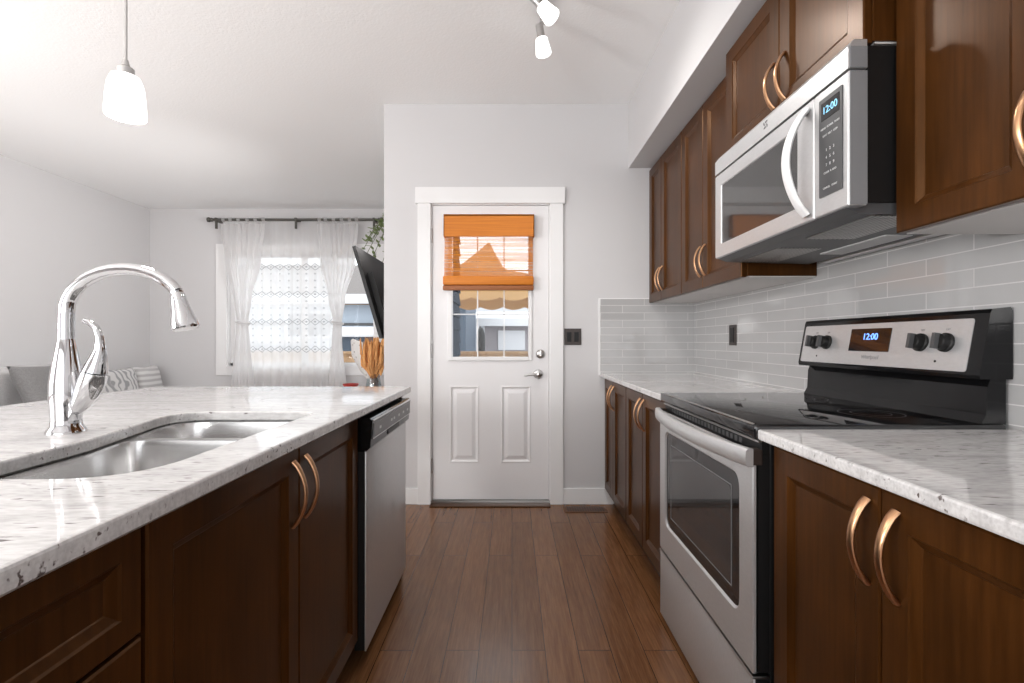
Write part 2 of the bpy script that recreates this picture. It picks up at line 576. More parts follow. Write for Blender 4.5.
M['cedar'] = mat_fence()
M['deck'] = plain('grey_deck_boards', (0.40, 0.39, 0.38), 0.8)


# ------------------------------------------------------------------ mesh helpers
class MB:
    """Collects shapes, in room coordinates, for ONE mesh object."""

    def __init__(self):
        self.bm = bmesh.new()

    def box(self, x0, x1, y0, y1, z0, z1, bev=0.0, seg=2):
        x0, x1 = sorted((x0, x1)); y0, y1 = sorted((y0, y1)); z0, z1 = sorted((z0, z1))
        vs = [self.bm.verts.new(p) for p in ((x0, y0, z0), (x1, y0, z0), (x1, y1, z0), (x0, y1, z0), (x0, y0, z1), (x1, y0, z1), (x1, y1, z1), (x0, y1, z1))]
        fs = [self.bm.faces.new([vs[i] for i in f]) for f in ((3, 2, 1, 0), (4, 5, 6, 7), (0, 1, 5, 4), (1, 2, 6, 5), (2, 3, 7, 6), (3, 0, 4, 7))]
        if bev > 0:
            es = list({e for f in fs for e in f.edges})
            bmesh.ops.bevel(self.bm, geom=es, offset=bev, segments=seg, affect='EDGES', profile=0.5)
        return self

    def loops(self, rings, cap0=True, cap1=True, closed=True):
        """Bridge successive rings of points (all the same length)."""
        rv = [[self.bm.verts.new(p) for p in ring] for ring in rings]
        n = len(rv[0])
        for a, b in zip(rv, rv[1:]):
            for i in range(n if closed else n - 1):
                j = (i + 1) % n
                self.bm.faces.new((a[i], a[j], b[j], b[i]))
        if cap0:
            self.bm.faces.new(list(reversed(rv[0])))
        if cap1:
            self.bm.faces.new(rv[-1])
        return self

    def lathe(self, prof, c, axis='z', seg=32, cap=True):
        """prof: (radius, height) pairs along the axis from point c."""
        rings = []
        for r, h in prof:
            ring = []
            for k in range(seg):
                a = 2 * PI * k / seg
                u, v = r * math.cos(a), r * math.sin(a)
                if axis == 'z':
                    p = (c[0] + u, c[1] + v, c[2] + h)
                elif axis == 'x':
                    p = (c[0] + h, c[1] + u, c[2] + v)
                else:
                    p = (c[0] + v, c[1] + h, c[2] + u)
                ring.append(p)
            rings.append(ring)
        return self.loops(rings, cap, cap)

    def tube(self, pts, rad, seg=16, cap=True, flat=1.0, ref=None):
        """Round (or flattened) tube through pts; rad a number or a list. ref = fixed side direction."""
        pts = [Vector(p) for p in pts]
        n = len(pts)
        rad = rad if isinstance(rad, (list, tuple)) else [rad] * n
        rings = []
        side = None
        for i, p in enumerate(pts):
            t = (pts[min(i + 1, n - 1)] - pts[max(i - 1, 0)]).normalized()
            if ref is not None:
                side = Vector(ref)
            elif side is None:
                side = t.cross(Vector((0, 0, 1)))
                if side.length < 1e-3:
                    side = Vector((1, 0, 0))
            side = (side - t * side.dot(t)).normalized()
            up = side.cross(t).normalized()
            rings.append([tuple(p + side * (math.cos(2 * PI * k / seg) * rad[i] * flat) + up * (math.sin(2 * PI * k / seg) * rad[i])) for k in range(seg)])
        return self.loops(rings, cap, cap)

    def poly(self, outer, holes, z0, z1, ease=0.0):
        """A flat slab with holes; ease = small rounding of the top and bottom outer edges."""
        def rings_for(loop, inward):
            if ease <= 0:
                return [(loop, z0), (loop, z1)]
            s = offset(loop, ease * inward)
            s2 = offset(loop, ease * 0.3 * inward)
            return [(s, z0), (loop, z0 + ease), (loop, z1 - ease), (s2, z1 - ease * 0.3), (s, z1)]
        loops_ = [(outer, 1)] + [(h, -1) for h in holes]
        tops, bots = [], []
        for lp, sg in loops_:
            rr = rings_for(lp, sg)
            rv = [[self.bm.verts.new((x, y, z)) for x, y in ring] for ring, z in rr]
            n = len(rv[0])
            for a, b in zip(rv, rv[1:]):
                for i in range(n):
                    j = (i + 1) % n
                    self.bm.faces.new((a[i], a[j], b[j], b[i]))
            bots.append(rv[0]); tops.append(rv[-1])
        for sets in (tops, bots):
            flat = [v for s in sets for v in s]
            for tri in tessellate_polygon([[Vector((v.co.x, v.co.y, 0)) for v in s] for s in sets]):
                try:
                    self.bm.faces.new([flat[i] for i in tri])
                except ValueError:
                    pass
        return self

    def nest(self, o, u, v, n, w, h, steps, back):
        """A rectangular panel: corner o, sides u*w and v*h, facing n. steps = (inset, depth) loops from the rim in; back = thickness."""
        o, u, v, n = Vector(o), Vector(u), Vector(v), Vector(n)

        def ring(i, d):
            if isinstance(i, tuple):
                l, r_, b_, t_ = i
            else:
                l = r_ = b_ = t_ = i
            q = o - n * d
            return [tuple(q + u * l + v * b_), tuple(q + u * (w - r_) + v * b_), tuple(q + u * (w - r_) + v * (h - t_)), tuple(q + u * l + v * (h - t_))]
        return self.loops([ring(0, back)] + [ring(i, d) for i, d in steps])

    def build(self, name, mat, parent=None, smooth=False, world_origin=None, angle=35):
        bm = self.bm
        bmesh.ops.recalc_face_normals(bm, faces=bm.faces[:])
        if parent is not None:
            org = origin_of(parent)
        elif world_origin is not None:
            org = Vector(world_origin)
        else:
            xs = [v.co for v in bm.verts]
            org = Vector(((min(c.x for c in xs) + max(c.x for c in xs)) / 2, (min(c.y for c in xs) + max(c.y for c in xs)) / 2, min(c.z for c in xs)))
        bmesh.ops.translate(bm, verts=bm.verts[:], vec=-org)
        me = bpy.data.meshes.new(name)
        bm.to_mesh(me)
        bm.free()
        me.materials.append(mat)
        if smooth:
            me.polygons.foreach_set('use_smooth', [True] * len(me.polygons))
            try:
                me.set_sharp_from_angle(angle=R(angle))
            except Exception:
                pass
        ob = bpy.data.objects.new(name, me)
        COL.objects.link(ob)
        if parent is not None:
            ob.parent = parent
        else:
            ob.location = org
        return ob


def origin_of(o):
    p = Vector((0, 0, 0))
    while o is not None:
        p += Vector(o.location)
        o = o.parent
    return p


def offset(loop, d):
    """Polygon offset (inward for positive d on a counter-clockwise loop)."""
    out = []
    n = len(loop)
    area2 = sum(loop[i][0] * loop[(i + 1) % n][1] - loop[(i + 1) % n][0] * loop[i][1] for i in range(n))
    s = 1 if area2 > 0 else -1
    for i in range(n):
        a, b, c = Vector(loop[i - 1]), Vector(loop[i]), Vector(loop[(i + 1) % n])
        e1, e2 = (b - a).normalized(), (c - b).normalized()
        n1, n2 = Vector((-e1.y, e1.x)), Vector((-e2.y, e2.x))
        m = (n1 + n2)
        m = m / max(0.3, m.length_squared / 2) if m.length > 1e-6 else n1
        out.append(tuple(b + m * d * s))
    return out


def fillet(corners, seg=6):
    """corners = (x, y, radius); returns a rounded polygon."""
    out = []
    n = len(corners)
    for i in range(n):
        p0, p1, p2 = Vector(corners[i - 1][:2]), Vector(corners[i][:2]), Vector(corners[(i + 1) % n][:2])
        r = corners[i][2]
        if r <= 0:
            out.append(tuple(p1)); continue
        a, b = (p0 - p1).normalized(), (p2 - p1).normalized()
        half = a.angle(b) / 2
        t = min(r / math.tan(half), (p0 - p1).length * 0.49, (p2 - p1).length * 0.49)
        s, e = p1 + a * t, p1 + b * t
        for k in range(seg + 1):
            q = k / seg
            out.append(tuple((s * (1 - q) ** 2) + (p1 * 2 * q * (1 - q)) + (e * q * q)))
    # quadratic arcs: close enough to circular for these radii
    return out


def thing(name, label, cat, loc, group=None):
    o = bpy.data.objects.new(name, None)
    o.empty_display_size = 0.1
    o.location = loc
    COL.objects.link(o)
    o['label'] = label
    o['category'] = cat
    if group:
        o['group'] = group
    return o


def tag(o, label, cat, group=None, kind=None):
    o['label'] = label
    o['category'] = cat
    if group:
        o['group'] = group
    if kind:
        o['kind'] = kind
    return o


def struct(name, mb, mat, parent=None, **kw):
    o = mb.build(name, mat, parent, **kw)
    if parent is None:
        o['kind'] = 'structure'
    return o


def text(name, body, size, loc, rot, mat, parent, extrude=0.0004, align='CENTER'):
    """Flat lettering turned into a mesh part."""
    c = bpy.data.curves.new(name, 'FONT')
    c.body = body
    c.size = size
    c.extrude = extrude
    c.align_x = align
    c.align_y = 'CENTER'
    tmp = bpy.data.objects.new(name + '_curve', c)
    COL.objects.link(tmp)
    dg = bpy.context.evaluated_depsgraph_get()
    me = bpy.data.meshes.new_from_object(tmp.evaluated_get(dg))
    bpy.data.objects.remove(tmp, do_unlink=True)
    bpy.data.curves.remove(c)
    mx = Matrix.Translation(Vector(loc)) @ Euler(rot).to_matrix().to_4x4()
    mx = Matrix.Translation(-origin_of(parent)) @ mx
    me.transform(mx)
    me.materials.clear()
    me.materials.append(mat)
    o = bpy.data.objects.new(name, me)
    COL.objects.link(o)
    o.parent = parent
    return o


FACE_W = (R(90), 0, R(-90))      # lettering that faces -x (read from the aisle, right-hand run)
FACE_E = (R(90), 0, R(90))       # lettering that faces +x (island front)

# ------------------------------------------------------------------ room shell
T = 0.12
struct('floor', MB().box(XL - T, XR + T, YK - T, YB + 0.02, -0.05, 0).box(XL - T, XP, YB + 0.02, YW + 0.1, -0.05, 0), M['floor'])
struct('ceiling', MB().box(XL - T, XR + T, YK - T, YB + 0.14, H, H + 0.1).box(XL - T, XPE, YB + 0.14, YW + 0.14, H, H + 0.1), M['ceiling'])
struct('wall_right', MB().box(XR, XR + T, YK - T, YB + 0.14, 0, H), M['wall'])

DX0, DX1, DZ1 = -0.556, 0.261, 2.058        # door opening
wb = MB()
wb.box(XP, DX0, YB, YB + 0.14, 0, H)
wb.box(DX1, XR, YB, YB + 0.14, 0, H)
wb.box(DX0, DX1, YB, YB + 0.14, DZ1, H)
struct('wall_back', wb, M['wall'])
struct('wall_partition', MB().box(XP, XPE - 0.012, YB + 0.14, YW + 0.14, 0, H), M['wall'])
sd = MB()
for k in range(22):                                   # lapped boards on the outside of that wall
    z = -0.3 + 0.155 * k
    sd.loops([[(XPE - 0.012, y, z), (XPE + 0.014, y, z), (XPE + 0.014, y, z + 0.02), (XPE - 0.006, y, z + 0.155), (XPE - 0.012, y, z + 0.155)] for y in (YB + 0.145, YW + 0.14)])
struct('trim_siding', sd, M['siding_blue'])

# window wall with its opening
WX0, WX1, WZ0, WZ1 = -3.50, -1.66, 0.80, 2.21
ww = MB()
ww.box(XL - T, WX0, YW, YW + 0.14, 0, H)
ww.box(WX1, XP, YW, YW + 0.14, 0, H)
ww.box(WX0, WX1, YW, YW + 0.14, 0, WZ0)
ww.box(WX0, WX1, YW, YW + 0.14, WZ1, H)
struct('wall_window', ww, M['wall'])

# left wall and the wall behind the camera, each with an added opening for fill light
wl = MB()
wl.box(XL - T, XL, 0.7, YW + 0.14, 0, H)
wl.box(XL - T, XL, YK - T, -1.9, 0, H)
wl.box(XL - T, XL, -1.9, 0.7, 0, 0.65)
wl.box(XL - T, XL, -1.9, 0.7, 2.35, H)
struct('wall_left', wl, M['wall'])
wk = MB()
wk.box(XL, -3.5, YK - T, YK, 0, H)
wk.box(1.1, XR, YK - T, YK, 0, H)
wk.box(-3.5, 1.1, YK - T, YK, 0, 0.45)
wk.box(-3.5, 1.1, YK - T, YK, 2.45, H)
struct('wall_behind', wk, M['wall'])

SX, SZ = 0.80, 2.303
struct('ceiling_soffit', MB().box(SX, XR, YK, YB, SZ, H), M['wall'])

# tiled backsplash
struct('trim_tile_back', MB().box(0.604, XR, YB - 0.008, YB, 0.885, 1.405), M['tile_x'])
struct('trim_tile_right', MB().box(XR - 0.008, XR, -0.6, YB - 0.008, 0.885, 1.47), M['tile_y'])
struct('trim_tile_edge', MB().box(0.594, 0.604, YB - 0.010, YB, 0.885, 1.410).box(0.604, 0.9376, YB - 0.010, YB, 1.405, 1.411), M['white'])

# baseboards
struct('baseboard_left', MB().box(XP, -0.645, YB - 0.014, YB, 0, 0.109, 0.003), M['white'])
struct('baseboard_right', MB().box(0.35, 0.69, YB - 0.014, YB, 0, 0.109, 0.003), M['white'])
struct('baseboard_window', MB().box(XL, XP, YW - 0.014, YW, 0, 0.109, 0.003), M['white'])

# door casing
tr = MB()
tr.box(-0.645, DX0, YB - 0.018, YB, 0, DZ1, 0.002)
tr.box(DX1, 0.350, YB - 0.018, YB, 0, DZ1, 0.002)
tr.box(-0.660, 0.362, YB - 0.024, YB, DZ1, 2.168, 0.002)
# jambs and stop
tr.box(DX0, DX0 + 0.006, YB, YB + 0.14, 0, DZ1)
tr.box(DX1 - 0.006, DX1, YB, YB + 0.14, 0, DZ1)
tr.box(DX0, DX1, YB, YB + 0.14, DZ1 - 0.006, DZ1)
struct('trim_1', tr, M['white'])
struct('trim_threshold', MB().box(DX0, DX1, YB - 0.004, YB + 0.14, 0.0, 0.022, 0.003), M['nickel'])
struct('trim_sill_strip', MB().box(DX0, DX1, YB - 0.075, YB - 0.004, 0.0, 0.007, 0.003), M['wood_y'])

# ------------------------------------------------------------------ entrance door
door = bpy.data.objects.new('door_1', None)
door.location = (-0.1475, YB + 0.03, 0.025)
COL.objects.link(door)
door['kind'] = 'structure'
door['label'] = 'white exterior door with half window and two raised panels'
YD = YB + 0.008                              # inner face of the slab
d0, d1, dz0, dz1 = -0.547, 0.252, 0.028, 2.049
LX0, LX1, LZ0, LZ1 = -0.441, 0.137, 0.982, 1.955     # outside of the lite frame
P1, P2, PZ0, PZ1 = (-0.4276, -0.2265), (-0.0755, 0.1304), 0.28, 0.8086
LM = LZ0 + 0.02
slab = MB()
slab.box(d0, LX0 + 0.02, YD, YD + 0.044, LM, dz1)
slab.box(LX1 - 0.02, d1, YD, YD + 0.044, LM, dz1)
slab.box(LX0 + 0.02, LX1 - 0.02, YD, YD + 0.044, LZ1 - 0.02, dz1)
slab.box(d0, d1, YD + 0.010, YD + 0.044, dz0, LM)
# lower half: a flat skin around the two raised panels
for a, b in ((d0, P1[0]), (P1[1], P2[0]), (P2[1], d1)):
    slab.box(a, b, YD, YD + 0.010, dz0, LM)
for a, b in (P1, P2):
    slab.box(a, b, YD, YD + 0.010, dz0, PZ0)
    slab.box(a, b, YD, YD + 0.010, PZ1, LM)
slab.build('slab', M['door_white'], door)
for a, b in (P1, P2):
    pm = MB().nest((a, YD, PZ0), (1, 0, 0), (0, 0, 1), (0, -1, 0), b - a, PZ1 - PZ0,
                   [(0, 0.0), (0.004, -0.003), (0.010, -0.002), (0.018, 0.006), (0.026, 0.006), (0.050, -0.002)], 0.012)
    pm.build('raised_panel', M['door_white'], door)
GX0, GX1, GZ0, GZ1 = -0.412, 0.113, 1.008, 1.907
lf = MB()
for x0, x1, z0, z1 in ((LX0, GX0, LZ0, LZ1), (GX1, LX1, LZ0, LZ1), (GX0, GX1, LZ0, GZ0), (GX0, GX1, GZ1, LZ1)):
    lf.box(x0, x1, YD - 0.012, YD + 0.05, z0, z1, 0.003)
lf.build('window_frame', M['white'], door)
MB().box(GX0, GX1, YD + 0.016, YD + 0.022, GZ0, GZ1).build('glass', M['glass'], door)
mu = MB()
for x in (-0.238, -0.055):
    mu.box(x - 0.0035, x + 0.0035, YD + 0.010, YD + 0.028, GZ0, GZ1)
for z in (1.302, 1.605):
    mu.box(GX0, GX1, YD + 0.010, YD + 0.028, z - 0.0035, z + 0.0035)
mu.build('muntins', M['white'], door)
for z in (1.84, 1.05, 0.26):
    MB().lathe([(0.007, -0.05), (0.007, 0.05)], (d0 - 0.004, YD - 0.004, z)).build('hinge', M['nickel'], door, True)
dbm = MB().lathe([(0.031, 0), (0.031, -0.006), (0.026, -0.012), (0.020, -0.016)], (0.196, YD, 1.028), 'y')
dbo = dbm.build('deadbolt', M['nickel'], door, True)
MB().box(0.190, 0.202, YD - 0.034, YD - 0.014, 1.012, 1.044, 0.003).build('thumb_turn', M['nickel'], dbo)
lv = MB().lathe([(0.032, 0), (0.032, -0.006), (0.027, -0.013), (0.012, -0.016), (0.011, -0.05), (0.014, -0.058), (0.004, -0.064)], (0.180, YD, 0.89), 'y').build('lever_rose', M['nickel'], door, True)
MB().tube([(0.186, YD - 0.05, 0.89), (0.16, YD - 0.053, 0.893), (0.125, YD - 0.052, 0.891), (0.095, YD - 0.047, 0.884), (0.082, YD - 0.045, 0.884)],
          [0.010, 0.010, 0.008, 0.0065, 0.005], 12, flat=0.8).build('lever', M['nickel'], lv, True)

# roman shade hung on the door
bl = thing('roman_shade', 'orange woven bamboo roman shade half lowered on the white door', 'window shade', (-0.155, YD - 0.03, 1.46))
bx0, bx1 = -0.4626, 0.151
v_ = MB()
v_.box(bx0, bx1, YD - 0.060, YD - 0.052, 1.824, 1.972)
v_.box(bx0, bx1, YD - 0.060, YD - 0.012, 1.964, 1.974)
v_.box(bx0, bx0 + 0.006, YD - 0.060, YD - 0.012, 1.824, 1.972).box(bx1 - 0.006, bx1, YD - 0.060, YD - 0.012, 1.824, 1.972)
v_.build('valance', M['reed_solid'], bl)
MB().box(bx0 + 0.01, bx1 - 0.01, YD - 0.045, YD - 0.015, 1.945, 1.964).build('head_rail', M['reed_edge'], bl)
sh = MB()
rows = []
for k in range(13):
    z = 1.955 - (1.955 - 1.50) * k / 12
    rows.append([(bx0 + 0.004 - 0.005 * (k / 12), YD - 0.030 - 0.003 * math.sin(k * 1.1), z), (bx1 - 0.008, YD - 0.030 - 0.003 * math.sin(k * 1.1), z)])
rv = [[sh.bm.verts.new(p) for p in r_] for r_ in rows]
for a, b in zip(rv, rv[1:]):
    sh.bm.faces.new((a[0], a[1], b[1], b[0]))
sh.build('woven_panel', M['reed'], bl)
fo = MB()
fo.box(bx0 - 0.006, bx1 - 0.004, YD - 0.054, YD - 0.012, 1.497, 1.560, 0.010)
fo.build('folded_stack', M['reed_solid'], bl, True)
MB().box(bx0 - 0.008, bx1 - 0.003, YD - 0.048, YD - 0.018, 1.462, 1.496, 0.008).build('bottom_fold', M['reed_edge'], bl, True)

# ------------------------------------------------------------------ living-room window
win = bpy.data.objects.new('window_1', None)
win.location = ((WX0 + WX1) / 2, YW, WZ0)
COL.objects.link(win)
win['kind'] = 'structure'
wf = MB()
for x0, x1, z0, z1 in ((WX0, WX0 + 0.075, WZ0, WZ1), (WX1 - 0.06, WX1, WZ0, WZ1), (WX0, WX1, WZ0, WZ0 + 0.05), (WX0, WX1, WZ1 - 0.05, WZ1), (-2.61, -2.55, WZ0, WZ1)):
    wf.box(x0, x1, YW + 0.05, YW + 0.11, z0, z1, 0.003)
wf.box(WX0, -2.58, YW + 0.06, YW + 0.10, 1.10, 1.14)
wf.build('window_frame', M['white'], win)
MB().box(WX0 + 0.05, WX1 - 0.05, YW + 0.078, YW + 0.084, WZ0 + 0.05, WZ1 - 0.05).build('glass', M['glass'], win)
tw = MB()
tw.box(-3.63, WX0, YW - 0.02, YW, 0.70, 2.31, 0.003)
tw.box(WX1, -1.53, YW - 0.02, YW, 0.70, 2.31, 0.003)
tw.box(WX0, WX1, YW - 0.02, YW, WZ1, 2.31, 0.003)
tw.box(WX0, WX1, YW - 0.02, YW, 0.70, WZ0, 0.003)
tw.box(WX0, WX0 + 0.012, YW, YW + 0.14, WZ0, WZ1).box(WX1 - 0.012, WX1, YW, YW + 0.14, WZ0, WZ1)
tw.box(WX0, WX1, YW - 0.03, YW + 0.14, WZ0, WZ0 + 0.014, 0.003).box(WX0, WX1, YW, YW + 0.14, WZ1 - 0.012, WZ1)
struct('trim_2', tw, M['white'])

# ------------------------------------------------------------------ cabinets
WOOD = M['wood']


def bow_handle(name, parent, x, y, z0, z1, nx, out=0.030, mat='bronze'):
    """Vertical arched pull on a door face at x, standing out along nx."""
    pts, rad = [], []
    n = 14
    for k in range(n + 1):
        q = k / n
        s = math.sin(PI * q)
        pts.append((x + nx * (0.001 + out * s ** 0.75), y, z0 + (z1 - z0) * q))
        rad.append(0.0042 + 0.0012 * (1 - s))
    return MB().tube(pts, rad, 12, flat=1.75, ref=(0, 1, 0)).build(name, M[mat], parent, True)


def shaker(parent, name, xf, nx, y0, y1, z0, z1, frame=0.056, mat=None):
    """Door or drawer front: square frame, sloped bead, flat sunk panel, 20 mm thick."""
    u = (0, -1, 0) if nx < 0 else (0, 1, 0)
    o = (xf, y1, z0) if nx < 0 else (xf, y0, z0)
    m = MB().nest(o, u, (0, 0, 1), (nx, 0, 0), y1 - y0, z1 - z0,
                  [(0.0, 0.003), (0.003, 0.0), (frame, 0.0), (frame + 0.003, 0.003), (frame + 0.014, 0.009), (frame + 0.016, 0.011)], 0.020)
    return m.build(name, mat or WOOD, parent)


def base_cabinet(label, y0, y1, splits, group, handles, end_panel=False):
    """Right-hand run, facing -x. splits = door edges; handles = (y, which door)."""
    t = thing('base_cabinet', label, 'cabinet', (0.93, (y0 + y1) / 2, 0), group)
    MB().box(0.653, XR - 0.004, y0, y1, 0.10, 0.871, 0.001).build('carcass', WOOD, t)
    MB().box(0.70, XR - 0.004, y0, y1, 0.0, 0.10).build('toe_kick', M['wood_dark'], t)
    for i, (a, b) in enumerate(splits):
        d = shaker(t, 'door', 0.631, -1, a + 0.0015, b - 0.0015, 0.115, 0.862)
        for hy, di in handles:
            if di == i:
                bow_handle('handle', d, 0.631, hy, 0.686, 0.836, -1)
    return t


def upper_cabinet(label, xf, y0, y1, z0, splits, group, handles, hz, frame=0.056):
    t = thing('wall_cabinet', label, 'cabinet', ((xf + XR) / 2, (y0 + y1) / 2, z0), group)
    MB().box(xf + 0.022, XR - 0.009, y0, y1, z0 + 0.004, SZ - 0.001, 0.001).build('carcass', WOOD, t)
    MB().box(xf + 0.030, XR - 0.010, y0 + 0.004, y1 - 0.004, z0 - 0.001, z0 + 0.0035).build('underside', M['melamine'], t)
    for i, (a, b) in enumerate(splits):
        d = shaker(t, 'door', xf, -1, a + 0.0015, b - 0.0015, z0, SZ - 0.022, frame)
        for hy, di in handles:
            if di == i:
                bow_handle('handle', d, xf, hy, hz[0], hz[1], -1)
    return t


YR0, YR1 = 1.185, 1.945                        # range and microwave bay
base_cabinet('dark brown base cabinet at the far end beside the door wall', 2.66, YB - 0.010, [(2.66, 3.0), (3.0, YB - 0.025)], 'right hand base cabinets', [(2.967, 0), (3.033, 1)])
base_cabinet('dark brown base cabinet just beyond the stainless range', YR1 + 0.004, 2.656, [(YR1 + 0.012, 2.325), (2.325, 2.656)], 'right hand base cabinets', [(2.292, 0), (2.358, 1)])
base_cabinet('dark brown base cabinet on the near side of the stainless range', 0.46, YR0 - 0.008, [(0.475, 0.823), (0.823, 1.160)], 'right hand base cabinets', [(0.787, 0), (0.852, 1)])

upper_cabinet('brown wall cabinet at the far end against the door wall', 0.9376, 2.66, YB - 0.002, 1.378, [(2.66, 3.02), (3.02, YB - 0.012)], 'wall cabinets above the right counter', [(2.99, 0), (3.05, 1)], (1.435, 1.585))
upper_cabinet('brown wall cabinet just beyond the microwave', 0.9376, YR1 + 0.012, 2.656, 1.378, [(YR1 + 0.018, 2.36), (2.36, 2.656)], 'wall cabinets above the right counter', [(2.33, 0), (2.39, 1)], (1.435, 1.585))
upper_cabinet('short brown wall cabinet directly above the microwave', 0.869, YR0, YR1 + 0.010, 1.853, [(YR0, 1.562), (1.562, YR1 + 0.008)], 'wall cabinets above the right counter', [(1.530, 0), (1.594, 1)], (1.885, 2.035))
upper_cabinet('brown wall cabinet on the near side of the microwave', 0.9376, 0.50, YR0 - 0.004, 1.378, [(0.505, 0.842), (0.842, YR0 - 0.010)], 'wall cabinets above the right counter', [(0.812, 0), (0.862, 1)], (1.425, 1.575))

tag(MB().box(0.604, XR - 0.009, YR1 + 0.002, YB - 0.009, 0.872, 0.898, 0.004).build('countertop', M['granite']),
    'white granite countertop running from the range to the door wall', 'countertop')
tag(MB().box(0.604, XR - 0.009, -0.6, YR0 - 0.002, 0.872, 0.898, 0.005).build('countertop', M['granite']),
    'white granite countertop on the near side of the range', 'countertop')

# ------------------------------------------------------------------ range
rg = thing('range', 'stainless steel electric range with black glass cooktop', 'stove', (0.92, (YR0 + YR1) / 2, 0))
ry0, ry1 = YR0 + 0.004, YR1 - 0.004
MB().box(0.640, 1.235, ry0, ry1, 0.03, 0.888, 0.002).build('body', M['black'], rg)
for yy in (ry0 + 0.05, ry1 - 0.05):
    for xx in (0.68, 1.19):
        MB().lathe([(0.018, 0.0), (0.018, 0.032)], (xx, yy, 0), seg=16).build('leg', M['black'], rg, True)
ct = MB().box(0.600, 1.225, ry0 - 0.003, ry1 + 0.003, 0.872, 0.908, 0.007, 3)
ct.build('cooktop', M['black_glass'], rg, True)
MB().box(0.5995, 0.6065, ry0 + 0.01, ry1 - 0.01, 0.9065, 0.9100, 0.001).build('cooktop_trim', M['nickel'], rg)
# burner rings, printed
for bxx, byy, rr in ((0.76, ry0 + 0.19, 0.105), (0.76, ry1 - 0.19, 0.085), (1.03, ry0 + 0.19, 0.080), (1.03, ry1 - 0.19, 0.105)):
    bmk = MB()
    for r1, r2 in ((rr, rr - 0.0022), (rr * 0.62, rr * 0.62 - 0.0018)):
        o1 = [(bxx + r1 * math.cos(2 * PI * k / 48), byy + r1 * math.sin(2 * PI * k / 48), 0.9084) for k in range(48)]
        i1 = [(bxx + r2 * math.cos(2 * PI * k / 48), byy + r2 * math.sin(2 * PI * k / 48), 0.9084) for k in range(48)]
        bmk.loops([o1, i1], False, False)
    bmk.build('burner_ring', M['dark_grey'], rg)
# vent strip behind the handle
vs = MB().box(0.618, 0.645, ry0 + 0.004, ry1 - 0.004, 0.800, 0.866, 0.003)
vs.build('vent_strip', M['black'], rg)
vg = MB()
for k in range(22):
    y = ry0 + 0.10 + k * 0.026
    vg.box(0.6165, 0.6185, y, y + 0.015, 0.842, 0.856)
vg.build('vent_slots', M['dark_grey'], rg)
MB().box(0.612, 0.622, ry0 + 0.004, ry1 - 0.004, 0.862, 0.8675, 0.001).build('vent_lip', M['nickel'], rg)
# oven door
oy0, oy1, oz0, oz1 = ry0 + 0.002, ry1 - 0.002, 0.287, 0.838
od = MB()
wy0, wy1, wz0, wz1 = 1.268, 1.872, 0.402, 0.762


def rr_loop(y0, y1, z0, z1, r, x, seg=8):
    return [(x, p[0], p[1]) for p in fillet([(y0, z0, r), (y1, z0, r), (y1, z1, r), (y0, z1, r)], seg)]


def ring_face(y0, y1, z0, z1, r, n):
    """outer rectangle sampled so that it pairs with a rounded rectangle of n points"""
    inner = fillet([(y0, z0, r), (y1, z0, r), (y1, z1, r), (y0, z1, r)], 8)
    return inner


outer = rr_loop(oy0, oy1, oz0, oz1, 0.008, 0.600)
outer_b = rr_loop(oy0, oy1, oz0, oz1, 0.008, 0.606)
outer_k = [rr_loop(oy0 + 0.001, oy1 - 0.001, oz0 + 0.001, oz1 - 0.001, 0.008, x) for x in (0.6395, 0.612)]
outer_s = rr_loop(oy0 + 0.003, oy1 - 0.003, oz0 + 0.003, oz1 - 0.003, 0.008, 0.5975)
inner = rr_loop(wy0 - 0.006, wy1 + 0.006, wz0 - 0.006, wz1 + 0.006, 0.045, 0.5975)
inner2 = rr_loop(wy0, wy1, wz0, wz1, 0.040, 0.6035)
od.loops([outer_b, outer, outer_s, inner, inner2], True, False)
odo = od.build('oven_door', M['steel'], rg, True, angle=20)
MB().loops(outer_k).build('door_core', M['black'], odo)
MB().loops([rr_loop(wy0 - 0.001, wy1 + 0.001, wz0 - 0.001, wz1 + 0.001, 0.040, 0.6115), rr_loop(wy0 - 0.001, wy1 + 0.001, wz0 - 0.001, wz1 + 0.001, 0.040, 0.6035)]).build('window_border', M['black_glass'], odo)
MB().loops([rr_loop(wy0 + 0.055, wy1 - 0.055, wz0 + 0.045, wz1 - 0.045, 0.02, 0.606), rr_loop(wy0 + 0.055, wy1 - 0.055, wz0 + 0.045, wz1 - 0.045, 0.02, 0.6028)]).build('window_glass', M['oven_glass'], odo)
wl_ = MB()
for (a, b, c, d) in ((wy0 + 0.050, wy1 - 0.050, wz0 + 0.040, wz0 + 0.043), (wy0 + 0.050, wy0 + 0.053, wz0 + 0.043, wz1 - 0.043), (wy1 - 0.053, wy1 - 0.050, wz0 + 0.043, wz1 - 0.043), (wy0 + 0.050, wy1 - 0.050, wz1 - 0.043, wz1 - 0.040)):
    wl_.box(0.6024, 0.6034, a, b, c, d)
wl_.build('window_line', M['mid_grey'], odo)
# broad bowed handle
hp, hr = [], []
for k in range(21):
    q = k / 20
    hp.append((0.588 - 0.036 * math.sin(PI * q) ** 0.8, oy0 - 0.002 + (oy1 - oy0 + 0.004) * q, 0.826))
hm = MB()
rings = []
for p in hp:
    x, y, z = p
    rings.append([(x + dx, y, z + dz) for dx, dz in ((0.010, -0.022), (-0.003, -0.022), (-0.008, -0.018), (-0.010, 0.0), (-0.008, 0.018), (-0.003, 0.022), (0.010, 0.022))])
hm.loops(rings)
hdl = hm.build('handle', M['steel'], odo, True, angle=50)
for yy in (oy0 - 0.0015, oy1 - 0.0275):
    MB().box(0.580, 0.622, yy, yy + 0.029, 0.806, 0.846, 0.003).build('handle_end', M['brown_plate'], odo)
